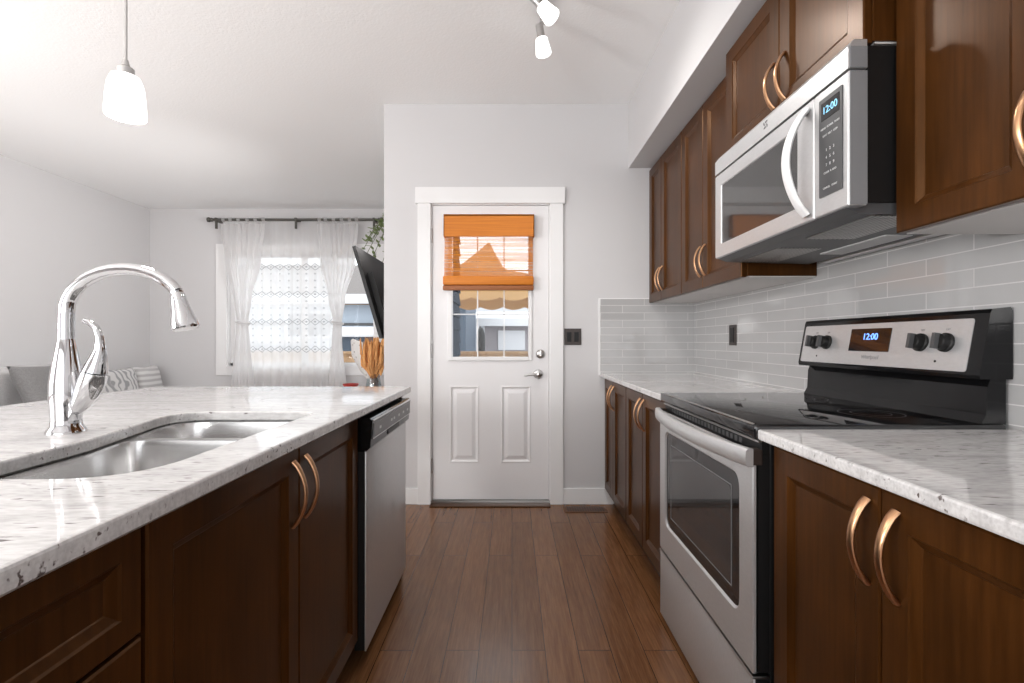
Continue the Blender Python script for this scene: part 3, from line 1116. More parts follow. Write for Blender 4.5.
# storage drawer
dro = MB().box(0.5985, 0.606, oy0, oy1, 0.022, 0.279, 0.003).build('drawer', M['steel_v'], rg, True)
MB().box(0.606, 0.640, oy0 + 0.001, oy1 - 0.001, 0.024, 0.277).build('drawer_core', M['black'], dro)
MB().box(0.5965, 0.640, oy0, oy1, 0.2755, 0.2815, 0.001).build('drawer_lip', M['nickel'], rg)
# backguard
bgm = MB()
prof = [(1.172, 0.906), (1.186, 0.930), (1.190, 1.000), (1.200, 1.028), (1.236, 1.028), (1.236, 0.906)]
bgm.loops([[(x, ry0 + 0.012, z) for x, z in prof], [(x, ry1 - 0.012, z) for x, z in prof]])
bgm.build('riser', M['black_gloss'], rg)
bgm = MB()
prof = [(1.160, 1.020), (1.158, 1.030), (1.1855, 1.185), (1.190, 1.195), (1.236, 1.200), (1.241, 1.190), (1.241, 1.020)]
bgm.loops([[(x, ry0, z) for x, z in prof], [(x, ry1, z) for x, z in prof]])
bgo = bgm.build('backguard', M['black_gloss'], rg)
# slanted stainless face
sl = Vector((1.1855 - 1.158, 0, 1.185 - 1.030)).normalized()        # up the slope
nrm = Vector((-sl.z, 0, sl.x))                                     # out of the panel


def on_panel(y, t, lift=0.0):
    """point on the sloped panel: t metres up the slope from its lower edge"""
    return Vector((1.158, y, 1.030)) + sl * t + nrm * lift


PL = Vector((1.1855 - 1.158, 0, 1.185 - 1.030)).length
pts = fillet([(ry0 + 0.036, 0.006, 0.008), (ry1 - 0.014, 0.006, 0.008), (ry1 - 0.014, PL - 0.012, 0.008), (ry0 + 0.036, PL - 0.012, 0.008)], 5)
fp = MB().loops([[tuple(on_panel(y, t, -0.002)) for y, t in pts], [tuple(on_panel(y, t, 0.0018)) for y, t in pts]])
fpo = fp.build('control_panel', M['steel'], bgo)


def panel_plate(name, y0, y1, t0, t1, lift, mat, parent, r=0.003):
    p = fillet([(y0, t0, r), (y1, t0, r), (y1, t1, r), (y0, t1, r)], 3)
    return MB().loops([[tuple(on_panel(y, t, 0.001)) for y, t in p], [tuple(on_panel(y, t, lift)) for y, t in p]]).build(name, mat, parent)


panel_plate('display', 1.486, 1.662, 0.052, 0.128, 0.0035, M['black_glass'], bgo)
rot_p = Euler((0, 0, 0)).to_matrix()
rx = Vector((0, -1, 0))
rotm = Matrix((rx, sl, nrm)).transposed().to_euler()
text('clock_digits', '12:00', 0.030, on_panel(1.570, 0.100, 0.0042), rotm, M['lcd_blue'], bgo)
text('brand_lettering', 'Whirlpool', 0.018, on_panel(1.560, 0.033, 0.0022), rotm, M['print_grey'], bgo)
for ky in (1.848, 1.782, 1.374, 1.294):
    kt = 0.082
    km = MB()
    rings = []
    for r_, l in ((0.026, 0.002), (0.026, 0.008), (0.022, 0.010), (0.021, 0.026), (0.019, 0.028)):
        c = on_panel(ky, kt, l)
        rings.append([tuple(c + Vector((0, 1, 0)) * (r_ * math.cos(2 * PI * k / 24)) + sl * (r_ * math.sin(2 * PI * k / 24))) for k in range(24)])
    km.loops(rings)
    kn = km.build('knob', M['black'], bgo, True)
    gm = MB()
    rings = []
    for l in (0.026, 0.040):
        c = on_panel(ky, kt, l)
        hw = 0.0065 if l < 0.03 else 0.005
        rings.append([tuple(c + Vector((0, 1, 0)) * a + sl * b) for a, b in ((-hw, -0.021), (hw, -0.021), (hw, 0.021), (-hw, 0.021))])
    gm.loops(rings)
    gm.build('grip', M['dark_grey'], kn)
    text('knob_marks', 'OFF', 0.008, on_panel(ky, kt + 0.036, 0.0022), rotm, M['print_grey'], bgo)
for ky in (1.83, 1.318):
    c = on_panel(ky, 0.030, 0.0015)
    rings = [[tuple(c + nrm * l + Vector((0, 1, 0)) * (0.0035 * math.cos(2 * PI * k / 12)) + sl * (0.0035 * math.sin(2 * PI * k / 12))) for k in range(12)] for l in (0, 0.0012)]
    MB().loops(rings).build('indicator_light', M['black'], bgo)

# ------------------------------------------------------------------ over-the-range microwave
my0, my1, mz0, mz1 = 1.165, 1.928, 1.445, 1.848
MXF = 0.816
mw = thing('microwave', 'stainless steel over the range microwave with bowed handle', 'microwave', (1.03, (my0 + my1) / 2, mz0))
YN = YR0 + 0.001
MB().box(0.862, XR - 0.010, YN, my1, mz0 + 0.012, mz1 - 0.002, 0.002).build('body', M['black'], mw)
# bottom pan slopes back to the wall; vent grilles and lamp lens on it
bp = MB()
bp.loops([[(x, y, z) for x, z in ((0.828, 1.444), (0.86, 1.432), (1.19, 1.424), (1.235, 1.440), (1.235, 1.460), (0.828, 1.460))] for y in (YN + 0.004, my1 - 0.004)])
bpo = bp.build('bottom_pan', M['dark_grey'], mw)
for y0 in (1.20, 1.62):
    gmm = MB()
    for k in range(12):
        gmm.box(0.90 + k * 0.014, 0.908 + k * 0.014, y0, y0 + 0.27, 1.4275, 1.4325)
    gmm.build('grease_filter', M['nickel'], bpo)
MB().box(1.09, 1.17, 1.40, 1.70, 1.4215, 1.4285, 0.002).build('lamp_lens', M['print_pale'], bpo)
MB().box(1.20, 1.232, YN + 0.01, my1 - 0.05, 1.418, 1.436, 0.003).build('rear_bracket', M['nickel'], bpo)
# top vent band, door, control column
band = MB()
prof = [(0.862, 1.778), (MXF, 1.778), (MXF, 1.830), (0.830, mz1), (0.862, mz1)]
band.loops([[(x, my0, z) for x, z in prof], [(x, my1, z) for x, z in prof]])
bo = band.build('vent_band', M['steel'], mw)
for dy, dz, rr in ((0, 0, 0.010), (0.012, 0.006, 0.005), (-0.012, -0.004, 0.004)):
    pass
# small four-stroke swirl mark
sw = MB()
for k in range(4):
    a0 = k * PI / 2
    pa = []
    for j in range(5):
        a = a0 + j * 0.22
        rr = 0.005 + 0.010 * j / 4
        pa.append((MXF - 0.0005, 1.545 + rr * math.cos(a), 1.812 + rr * math.sin(a)))
    sw.tube(pa, [0.0012, 0.0024, 0.0026, 0.0018, 0.0008], 6)
sw.build('emblem', M['mid_grey'], bo)
CY1 = 1.297                                     # joint between door and control column
dm = MB()
mwy0, mwy1, mwz0, mwz1 = 1.375, 1.872, 1.497, 1.722
op = [(MXF, p[0], p[1]) for p in fillet([(CY1 + 0.0015, mz0, 0.003), (my1, mz0, 0.006), (my1, 1.772, 0.003), (CY1 + 0.0015, 1.772, 0.003)], 4)]


def fl4(y0, y1, z0, z1, r, x):
    return [(x, p[0], p[1]) for p in fillet([(y0, z0, r), (y1, z0, r), (y1, z1, r), (y0, z1, r)], 4)]


dm.loops([fl4(CY1 + 0.0015, my1, mz0, 1.772, 0.004, 0.860), fl4(CY1 + 0.0015, my1, mz0, 1.772, 0.004, MXF + 0.003), fl4(CY1 + 0.0045, my1 - 0.003, mz0 + 0.003, 1.769, 0.004, MXF),
          fl4(mwy0 - 0.003, mwy1 + 0.003, mwz0 - 0.003, mwz1 + 0.003, 0.005, MXF), fl4(mwy0, mwy1, mwz0, mwz1, 0.004, MXF + 0.004)], True, False)
dmo = dm.build('door', M['steel'], mw)
MB().box(MXF + 0.0035, MXF + 0.010, mwy0 - 0.001, mwy1 + 0.001, mwz0 - 0.001, mwz1 + 0.001).build('window', M['oven_glass'], dmo)
hp, hr = [], []
for k in range(17):
    q = k / 16
    s = math.sin(PI * q)
    hp.append((MXF - 0.004 - 0.056 * s ** 0.8, 1.326, 1.462 + 0.290 * q))
MB().tube(hp, [0.0085] * 17, 14, flat=2.0, ref=(0, 1, 0)).build('handle', M['white_bar'], dmo, True)
cm = MB().nest((MXF, CY1 - 0.0015, mz0), (0, -1, 0), (0, 0, 1), (-1, 0, 0), CY1 - 0.0015 - my0, 1.772 - mz0, [(0, 0.003), (0.003, 0)], 0.044)
cmo = cm.build('control_column', M['steel'], mw)
MB().box(MXF + 0.004, 0.861, my0 - 0.0025, my0 + 0.002, mz0 + 0.002, 1.771).build('end_cap', M['mid_grey'], cmo)
MB().box(MXF + 0.004, 0.861, my0 - 0.0025, my0 + 0.002, 1.779, mz1 - 0.018).build('end_cap', M['mid_grey'], bo)
kp = MB().loops([fl4(1.183, 1.272, 1.492, 1.748, 0.003, MXF + 0.001), fl4(1.183, 1.272, 1.492, 1.748, 0.003, MXF - 0.0025)])
kpo = kp.build('keypad', M['dark_grey'], cmo)
MB().box(MXF - 0.0032, MXF - 0.002, 1.192, 1.262, 1.690, 1.736).build('display', M['black_glass'], cmo)
text('clock_digits', '12:00', 0.026, (MXF - 0.0040, 1.227, 1.713), FACE_W, M['lcd_cyan'], cmo)
rows_ = ['MENU  POWER  TIMER', 'SOFT  MELT  KEEP', '', '1   2   3', '4   5   6', '7   8   9', 'COOK  0  ADD', '', 'CANCEL   START']
for k, s_ in enumerate(rows_):
    if s_:
        text('key_print', s_, 0.0072 if len(s_) > 10 else 0.0105, (MXF - 0.0030, 1.2275, 1.668 - k * 0.0195), FACE_W, M['print_pale'], cmo)

# ------------------------------------------------------------------ island
IXF = -0.515                                    # door faces
isl = thing('sink_cabinet', 'dark espresso sink base cabinet with two doors under the island top', 'cabinet', (-0.83, 1.14, 0))
MB().box(-1.13, IXF - 0.022, 0.672, 0.690, 0.10, 0.866).box(-1.13, IXF - 0.022, 1.592, 1.608, 0.10, 0.866).box(-1.13, -1.115, 0.690, 1.592, 0.10, 0.866).box(-1.13, IXF - 0.022, 0.69, 1.592, 0.10, 0.118).box(-0.575, IXF - 0.022, 0.69, 1.592, 0.60, 0.866).build('carcass', WOOD, isl)
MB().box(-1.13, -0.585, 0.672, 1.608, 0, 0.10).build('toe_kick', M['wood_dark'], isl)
for a, b, hy in ((0.677, 1.1605, 1.128), (1.1625, 1.604, 1.195)):
    d = shaker(isl, 'door', IXF, 1, a + 0.001, b - 0.001, 0.115, 0.858, 0.052)
    bow_handle('handle', d, IXF, hy, 0.678, 0.832, 1)

dr = thing('drawer_cabinet', 'dark espresso drawer cabinet at the near end of the island', 'cabinet', (-0.83, 0.3, 0))
MB().box(-1.13, IXF - 0.022, -0.10, 0.670, 0.10, 0.866, 0.001).build('carcass', WOOD, dr)
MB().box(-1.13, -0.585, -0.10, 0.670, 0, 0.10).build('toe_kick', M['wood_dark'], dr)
for z0, z1 in ((0.709, 0.858), (0.414, 0.703), (0.115, 0.408)):
    d = shaker(dr, 'drawer', IXF, 1, -0.098, 0.669, z0, z1, 0.036)
    zc = (z0 + z1) / 2
    MB().tube([(IXF + 0.001 + 0.028 * math.sin(PI * k / 12) ** 0.75, 0.21 + 0.15 * k / 12, zc) for k in range(13)], 0.005, 10, flat=1.0).build('handle', M['bronze'], d, True)

tag(MB().box(-1.13, IXF - 0.002, 2.232, 2.268, 0.0, 0.866, 0.002).build('end_panel', WOOD), 'dark brown island end panel beyond the dishwasher', 'panel')
tag(MB().box(-1.155, -1.132, -0.10, 2.268, 0.0, 0.866, 0.002).build('back_panel', WOOD), 'dark brown panel closing the back of the island', 'panel')

dw = thing('dishwasher', 'stainless steel dishwasher at the far end of the island', 'dishwasher', (-0.8, 1.92, 0))
wy0_, wy1_ = 1.616, 2.224
MB().box(-1.12, -0.530, wy0_, wy1_, 0.10, 0.862).build('tub', M['black'], dw)
MB().box(-1.12, -0.575, wy0_, wy1_, 0.0, 0.10).build('kick_plate', M['black'], dw)
dwd = MB().box(-0.532, -0.497, wy0_ + 0.003, wy1_ - 0.003, 0.070, 0.748, 0.002).build('door', M['black'], dw)
MB().box(-0.4975, -0.492, wy0_ + 0.003, wy1_ - 0.003, 0.068, 0.748, 0.002).build('steel_front', M['steel_v'], dwd, True)
cpm = MB()
prof = [(-0.532, 0.742), (-0.492, 0.742), (-0.478, 0.756), (-0.470, 0.845), (-0.478, 0.854), (-0.532, 0.854)]
cpm.loops([[(x, wy0_ + 0.003, z) for x, z in prof], [(x, wy1_ - 0.003, z) for x, z in prof]])
cpo = cpm.build('control_panel', M['black_gloss'], dw)
MB().box(-0.4765, -0.4685, wy0_ + 0.02, wy1_ - 0.02, 0.786, 0.836, 0.002).build('control_face', M['mid_grey'], cpo)
MB().box(-0.478, -0.4715, wy0_ + 0.014, wy1_ - 0.012, 0.7815, 0.7860, 0.001).build('chrome_strip', M['chrome'], cpo)
MB().box(-0.4735, -0.4665, wy0_ + 0.006, wy1_ - 0.006, 0.8445, 0.8510, 0.002).build('chrome_strip', M['chrome'], cpo)
MB().box(-0.4815, -0.4735, 1.84, 2.02, 0.759, 0.779, 0.003).build('pocket_handle', M['black'], cpo)
for yy in (1.70, 1.86, 1.90, 1.98, 2.06, 2.14):
    MB().box(-0.4690, -0.4675, yy, yy + 0.02, 0.806, 0.815, 0.0005).build('button', M['print_pale'], cpo)

# granite top with the sink cut-out
cut = fillet([(-0.605, 0.757, 0.13), (-0.600, 1.482, 0.06), (-1.035, 1.482, 0.11), (-0.935, 1.06, 0.14), (-0.918, 0.757, 0.08)], 10)
top = MB().poly([(-0.487, -0.6), (-0.487, 2.308), (-1.716, 2.308), (-1.716, -0.6)], [cut], 0.868, 0.898, 0.0045)
tag(top.build('island_countertop', M['granite'], None, False), 'white granite island countertop with an undermount sink cut out', 'countertop')

# sink: two bowls under the cut-out
sk = thing('kitchen_sink', 'stainless steel double bowl sink set under the island countertop', 'sink', (-0.78, 1.1, 0.66))


def bowl(corners, depth, name):
    lp = fillet(corners, 10)
    zt = 0.8665
    m = MB()
    rings = []
    for off, z in ((0.0, zt), (0.003, zt - 0.012), (0.010, zt - depth * 0.55), (0.016, zt - depth + 0.035), (0.026, zt - depth + 0.012), (0.048, zt - depth + 0.001), (0.075, zt - depth)):
        rings.append([(x, y, z) for x, y in offset(lp, off)])
    m.loops(rings, False, True)
    b = m.build(name, M['sink_steel'], sk, True, angle=60)
    cx = sum(p[0] for p in lp) / len(lp)
    cy = sum(p[1] for p in lp) / len(lp)
    MB().lathe([(0.044, 0.0005), (0.042, 0.003), (0.030, 0.001), (0.012, -0.004)], (cx, cy, zt - depth + 0.001)).build('drain', M['chrome'], b, True)
    return lp


near_c = [(-0.608, 0.762, 0.125), (-0.608, 1.200, 0.05), (-0.962, 1.200, 0.05), (-0.924, 1.05, 0.16), (-0.915, 0.762, 0.078)]
far_c = [(-0.604, 1.226, 0.05), (-0.604, 1.478, 0.055), (-1.030, 1.478, 0.10), (-0.970, 1.226, 0.05)]
lp1 = bowl(near_c, 0.21, 'large_bowl')
lp2 = bowl(far_c, 0.17, 'small_bowl')
fl = MB().poly(fillet([(-0.58, 0.735, 0.05), (-0.58, 1.505, 0.04), (-1.06, 1.505, 0.06), (-0.960, 1.04, 0.1), (-0.945, 0.735, 0.05)], 8), [lp1, lp2], 0.8645, 0.8675)
fl.build('rim', M['sink_steel'], sk)

# faucet
FX, FY, FZ = -1.064, 1.146, 0.898
fc = thing('kitchen_faucet', 'chrome gooseneck pull-down faucet standing behind the sink', 'faucet', (FX, FY, FZ))
MB().lathe([(0.038, 0), (0.037, 0.006), (0.0305, 0.016), (0.0295, 0.030), (0.031, 0.060), (0.033, 0.085), (0.0325, 0.115), (0.0285, 0.150), (0.0220, 0.190), (0.0175, 0.218), (0.0165, 0.222)], (FX, FY, FZ), seg=40).build('body', M['chrome'], fc, True)
pts = [(0.0, 0.222), (0.0, 0.255), (0.0, 0.280)]
for k in range(1, 17):                              # the swan neck
    a = PI - (PI * 0.845) * k / 16
    pts.append((0.140 + 0.140 * math.cos(a), 0.288 + 0.101 * math.sin(a)))
rad = [0.0165, 0.0163, 0.0160] + [0.0158 - 0.0022 * k / 16 for k in range(1, 17)]
MB().tube([(FX + a, FY, FZ + b) for a, b in pts], rad, 24).build('neck', M['chrome'], fc, True)
ex, ez = pts[-1]
MB().tube([(FX + ex + d_ * 0.24, FY, FZ + ez - d_ * 0.97) for d_ in (0.0, 0.004, 0.006, 0.02, 0.045, 0.075, 0.088, 0.092)],
          [0.0140, 0.0140, 0.0155, 0.0170, 0.0210, 0.0285, 0.0300, 0.027], 28).build('spray_head', M['chrome'], fc, True)
MB().tube([(FX + 0.012, FY, FZ + 0.040), (FX + 0.030, FY, FZ + 0.062), (FX + 0.048, FY, FZ + 0.092), (FX + 0.062, FY, FZ + 0.122), (FX + 0.068, FY, FZ + 0.142)],
          [0.010, 0.019, 0.025, 0.0275, 0.026], 24).build('valve_body', M['chrome'], fc, True)
MB().tube([(FX + 0.0685, FY, FZ + 0.144), (FX + 0.074, FY, FZ + 0.165), (FX + 0.081, FY, FZ + 0.195), (FX + 0.081, FY, FZ + 0.225), (FX + 0.072, FY, FZ + 0.248), (FX + 0.056, FY, FZ + 0.262), (FX + 0.044, FY, FZ + 0.266)],
          [0.0255, 0.0205, 0.0125, 0.0085, 0.0075, 0.0080, 0.0075], 20).build('lever', M['chrome'], fc, True)

# ------------------------------------------------------------------ lamps
pd = thing('pendant_lamp', 'lit frosted glass pendant lamp hanging over the island', 'pendant lamp', (-0.99, 1.23, 1.67))
MB().lathe([(0.0432, 0.0), (0.0445, 0.005), (0.0425, 0.045), (0.0385, 0.080), (0.031, 0.101), (0.016, 0.106)], (-0.99, 1.23, 1.690), seg=36, cap=False).build('lamp_shade', M['lit_glass'], pd, True)
MB().lathe([(0.019, 0.0), (0.019, 0.018), (0.010, 0.024), (0.006, 0.04)], (-0.99, 1.23, 1.795), seg=24).build('cap', M['nickel'], pd, True)
MB().tube([(-0.99, 1.23, 1.83), (-0.99, 1.23, H - 0.02)], 0.004, 8).build('cord', M['nickel'], pd, True)
MB().lathe([(0.060, 0), (0.060, -0.012), (0.045, -0.024), (0.010, -0.026)], (-0.99, 1.23, H)).build('ceiling_rose', M['nickel'], pd, True)

tl = thing('track_light', 'chrome ceiling track with lit white glass spot heads', 'track light', (0.155, 1.7, H))
MB().box(0.140, 0.170, 0.95, 2.42, H - 0.035, H - 0.001, 0.004).build('rail', M['nickel'], tl)


def spot(y, dirv, top):
    d = Vector(dirv).normalized()
    t0 = Vector((0.155, y, H - 0.035))
    p1 = Vector(top)
    h = MB().tube([t0, p1], 0.006, 10).build('spot_head', M['nickel'], tl, True)
    s = MB().tube([p1, p1 + d * 0.004, p1 + d * 0.066, p1 + d * 0.070], [0.012, 0.020, 0.019, 0.014], 20)
    s.build('socket', M['nickel'], h, True)
    g = MB().tube([p1 + d * 0.068, p1 + d * 0.072, p1 + d * 0.142, p1 + d * 0.147], [0.022, 0.029, 0.039, 0.036], 28)
    g.build('glass_shade', M['lit_glass'], h, True)


spot(2.38, (0.16, 0.05, -1), (0.135, 2.38, H - 0.057))
spot(2.14, (0.62, -0.1, -0.75), (0.088, 2.14, H - 0.085))
spot(1.25, (0.3, 0, -1), (0.145, 1.25, H - 0.055))

# ------------------------------------------------------------------ outlets, switch, floor register
ol = thing('wall_outlet', 'dark brown outlet on the tiled wall left of the range', 'outlet', (XR - 0.012, 2.70, 1.09))
MB().box(XR - 0.014, XR - 0.008, 2.658, 2.742, 1.092, 1.208, 0.002).build('cover_plate', M['brown_plate'], ol)
MB().box(XR - 0.0175, XR - 0.013, 2.678, 2.722, 1.108, 1.192, 0.002).build('receptacle', M['black'], ol)
sp = thing('light_switch', 'dark brown double rocker switch plate right of the door', 'switch', (0.416, YB - 0.004, 1.09))
MB().box(0.358, 0.475, YB - 0.007, YB, 1.090, 1.203, 0.002).build('cover_plate', M['brown_plate'], sp)
for a in (0.383, 0.433):
    MB().box(a - 0.008, a + 0.024, YB - 0.011, YB - 0.006, 1.113, 1.180, 0.002).build('rocker', M['black'], sp)
fv = thing('floor_register', 'brown slotted floor register in front of the door wall', 'floor vent', (0.50, 3.06, 0))
MB().box(0.345, 0.625, 3.12, 3.235, 0.0, 0.005, 0.002).build('frame', plain('brown_register', (0.13, 0.06, 0.03), 0.45, spec=0.2), fv)
fg = MB()
for k in range(15):
    x = 0.365 + k * 0.0165
    fg.box(x, x + 0.009, 3.135, 3.22, 0.0046, 0.0056)
fg.build('grille', M['black'], fv)

# ------------------------------------------------------------------ curtains
CYR = YW - 0.11
ZR = 2.583
cr = thing('curtain_rod', 'dark pewter curtain rod above the living room window', 'curtain rod', (-2.6, CYR, ZR))
MB().tube([(-3.61, CYR, ZR), (-1.62, CYR, ZR)], 0.016, 14).build('pole', M['rod'], cr, True)
for sx, s in ((-3.61, -1), (-1.62, 1)):
    MB().lathe([(0.016, 0.0), (0.024, s * 0.010), (0.020, s * 0.03), (0.030, s * 0.04), (0.028, s * 0.06), (0.012, s * 0.07), (0.003, s * 0.074)], (sx, CYR, ZR), 'x', 20).build('finial', M['rod'], cr, True)
for x in (-3.566, -2.606, -1.665):
    MB().box(x - 0.014, x + 0.014, CYR - 0.02, YW, ZR - 0.022, ZR + 0.022, 0.004).box(x - 0.012, x + 0.012, CYR - 0.012, CYR + 0.012, ZR - 0.11, ZR - 0.01, 0.004).build('bracket', M['rod'], cr)


def curtain(name, label, mat, edge, z_top, z_bot, y0, folds, amp, tabs=None, nz=40, nx=90, grp=None, cat='curtain'):
    """edge(z) -> (x left, x right); cloth falls in soft folds."""
    m = MB()
    vr = []
    for i in range(nz + 1):
        z = z_top + (z_bot - z_top) * i / nz
        xa, xb = edge(z)
        full = min(1.0, (xb - xa) / 0.5)
        row = []
        for j in range(nx + 1):
            q = j / nx
            a = amp * (0.45 + 0.55 * min(1, i / 6)) * (0.6 + 0.4 * full)
            y = y0 + a * math.sin(2 * PI * folds * q + 0.6 * math.sin(3 * q + i * 0.02)) + 0.35 * a * math.sin(2 * PI * folds * 2.3 * q + 1.0)
            row.append(m.bm.verts.new((xa + (xb - xa) * q, y, z)))
        vr.append(row)
    for a, b in zip(vr, vr[1:]):
        for j in range(nx):
            m.bm.faces.new((a[j], a[j + 1], b[j + 1], b[j]))
    t = thing(name, label, cat, ((edge(z_top)[0] + edge(z_top)[1]) / 2, y0, z_bot), grp)
    m.build('cloth', mat, t, True, angle=80)
    return t


def lerp_tab(tab):
    def f(z):
        for (z0, a0, b0), (z1, a1, b1) in zip(tab, tab[1:]):
            if z0 >= z >= z1:
                q = (z0 - z) / (z0 - z1)
                q = q * q * (3 - 2 * q) if z1 > 1.3 and z0 > 1.4 else q
                return a0 + (a1 - a0) * q, b0 + (b1 - b0) * q
        return tab[-1][1:]
    return f


def px_x(px):
    return (px - CX) * (CYR / F_PX)


def px_z(py):
    return EYE + (CY - py) * (CYR / F_PX)


Lc = lerp_tab([(px_z(224), px_x(222), px_x(266)), (px_z(262), px_x(226.5), px_x(262)), (px_z(300), px_x(235), px_x(253)), (px_z(322), px_x(239), px_x(250)), (px_z(345), px_x(236), px_x(251.5)), (px_z(388), px_x(232), px_x(256)), (0.06, px_x(229), px_x(258))])
Rc = lerp_tab([(px_z(224), px_x(318), px_x(359)), (px_z(262), px_x(321), px_x(356)), (px_z(300), px_x(329), px_x(346)), (px_z(322), px_x(334), px_x(343)), (px_z(345), px_x(332.5), px_x(343)), (px_z(388), px_x(329), px_x(348)), (0.06, px_x(327), px_x(350))])
Cc = lerp_tab([(ZR - 0.005, px_x(246), px_x(336)), (px_z(388), px_x(248), px_x(334)), (0.06, px_x(248), px_x(334))])
lcur = curtain('curtain', 'white tied-back side curtain at the window nearest the sofa', M['voile'], Lc, px_z(224.5), 0.06, CYR - 0.035, 7, 0.030, grp='tied back white curtains')
rcur = curtain('curtain', 'white tied-back side curtain at the window nearest the television', M['voile'], Rc, px_z(224.5), 0.06, CYR - 0.035, 7, 0.030, grp='tied back white curtains')
curtain('sheer_curtain', 'white sheer curtain with grey embroidered diamonds in the window centre', M['lace'], Cc, ZR - 0.02, 0.08, CYR + 0.03, 9, 0.012, cat='curtain')
for cur, xs, xa, xb in ((lcur, (224, 231, 239, 248, 256, 264), 239, 250), (rcur, (320, 326, 334, 342, 350, 357), 334, 343)):
    for x in xs:
        X = px_x(x)
        MB().loops([[(X + dx, CYR + 0.024 * math.cos(a), ZR + 0.024 * math.sin(a)) for a in [PI * 2 * k / 16 for k in range(16)]] for dx in (-0.020, 0.020)], False, False).build('tab', M['voile'], cur, True)
    zt = px_z(323)
    MB().tube([(px_x(xa) - 0.01 + (px_x(xb) - px_x(xa) + 0.02) * (0.5 - 0.5 * math.cos(2 * PI * k / 20)), CYR - 0.035 + 0.045 * math.sin(2 * PI * k / 20), zt + 0.01 * math.cos(2 * PI * k / 20)) for k in range(21)], 0.014, 8).build('tieback', M['voile'], cur, True)

# ------------------------------------------------------------------ sofa and pillows
sf = thing('sofa', 'light grey fabric sofa against the left living room wall', 'sofa', (-4.0, 4.2, 0))
MB().box(-4.36, -3.45, 2.75, 5.82, 0.08, 0.28, 0.03).build('base', M['sofa'], sf, True)
for a, b in ((2.98, 3.86), (3.87, 4.74), (4.75, 5.80)):
    MB().box(-4.22, -3.42, a, b, 0.275, 0.43, 0.05, 4).build('seat_cushion', M['sofa'], sf, True)
MB().box(-4.43, -4.27, 2.78, 4.62, 0.10, 0.82, 0.05, 3).build('back_frame', M['sofa'], sf, True)
for a, b in ((2.98, 3.80), (3.81, 4.60)):
    MB().box(-4.36, -4.08, a, b, 0.40, 0.905, 0.09, 5).build('back_cushion', M['sofa'], sf, True)
MB().box(-4.42, -3.45, 2.72, 2.96, 0.08, 0.62, 0.05, 3).build('arm', M['sofa'], sf, True)
for xx in (-4.3, -3.52):
    for yy in (2.8, 5.75):
        MB().lathe([(0.02, 0), (0.026, 0.085)], (xx, yy, 0), seg=12).build('leg', M['brown_plate'], sf, True)


def pillow(label, mat, c, w, h, thick, tilt, yaw, roll=0.0):
    """Square scatter pillow: local x = width, z = height, y = thickness."""
    m = MB()
    n = 18
    front, back = [], []
    for i in range(n + 1):
        fr, bk = [], []
        for j in range(n + 1):
            u, v = 2 * i / n - 1, 2 * j / n - 1
            pinch = 1 - 0.10 * (1 - abs(u * v)) * max(abs(u), abs(v)) ** 6
            e = max(0.0, (1 - u ** 4) * (1 - v ** 4)) ** 0.5
            x, z = u * w / 2 * pinch, v * h / 2 * pinch
            fr.append((x, -e * thick / 2 - 0.002, z))
            bk.append((x, e * thick / 2 + 0.002, z))
        front.append(fr); back.append(bk)
    mx = Euler((tilt, roll, yaw), 'XYZ').to_matrix()
    for grid in (front, back):
        vv = [[m.bm.verts.new(tuple(Vector(c) + mx @ Vector(p))) for p in r_] for r_ in grid]
        for i in range(n):
            for j in range(n):
                m.bm.faces.new((vv[i][j], vv[i + 1][j], vv[i + 1][j + 1], vv[i][j + 1]))
    bmesh.ops.remove_doubles(m.bm, verts=m.bm.verts[:], dist=0.005)
    return tag(m.build('pillow', mat, None, True, angle=80), label, 'pillow')


pillow('dark grey pillow tilted against the sofa back behind the faucet', M['pillow_dark'], (-3.83, 4.00, 0.685), 0.50, 0.53, 0.15, R(-27), R(90))
pillow('cream pillow with grey scroll print resting on the sofa', M['pillow_scroll'], (-4.20, 5.10, 0.635), 0.50, 0.40, 0.15, R(-16), R(84))
pillow('pale striped pillow at the end of the sofa by the window wall', M['pillow_stripe'], (-4.24, 5.58, 0.635), 0.40, 0.40, 0.15, R(-14), R(90))

# ------------------------------------------------------------------ television corner
tv = thing('television', 'black flat television tilted down on a wall bracket', 'television', (-1.09, 4.2, 1.14))
TY0, TY1 = 3.60, 4.84
a_, b_ = Vector((-0.985, 0, 1.14)), Vector((-1.188, 0, 1.83))
upv = (b_ - a_).normalized()
nv = Vector((upv.z, 0, -upv.x))                 # out of the back of the set, towards the wall
Ht = (b_ - a_).length


def tvp(t, l):
    q = a_ + upv * t + nv * l
    return q.x, q.z


def tv_slab(name, y0, y1, t0, t1, l0, l1, mat, parent):
    pr = [tvp(t0, l0), tvp(t1, l0), tvp(t1, l1), tvp(t0, l1)]
    return MB().loops([[(x, y0, z) for x, z in pr], [(x, y1, z) for x, z in pr]]).build(name, mat, parent)


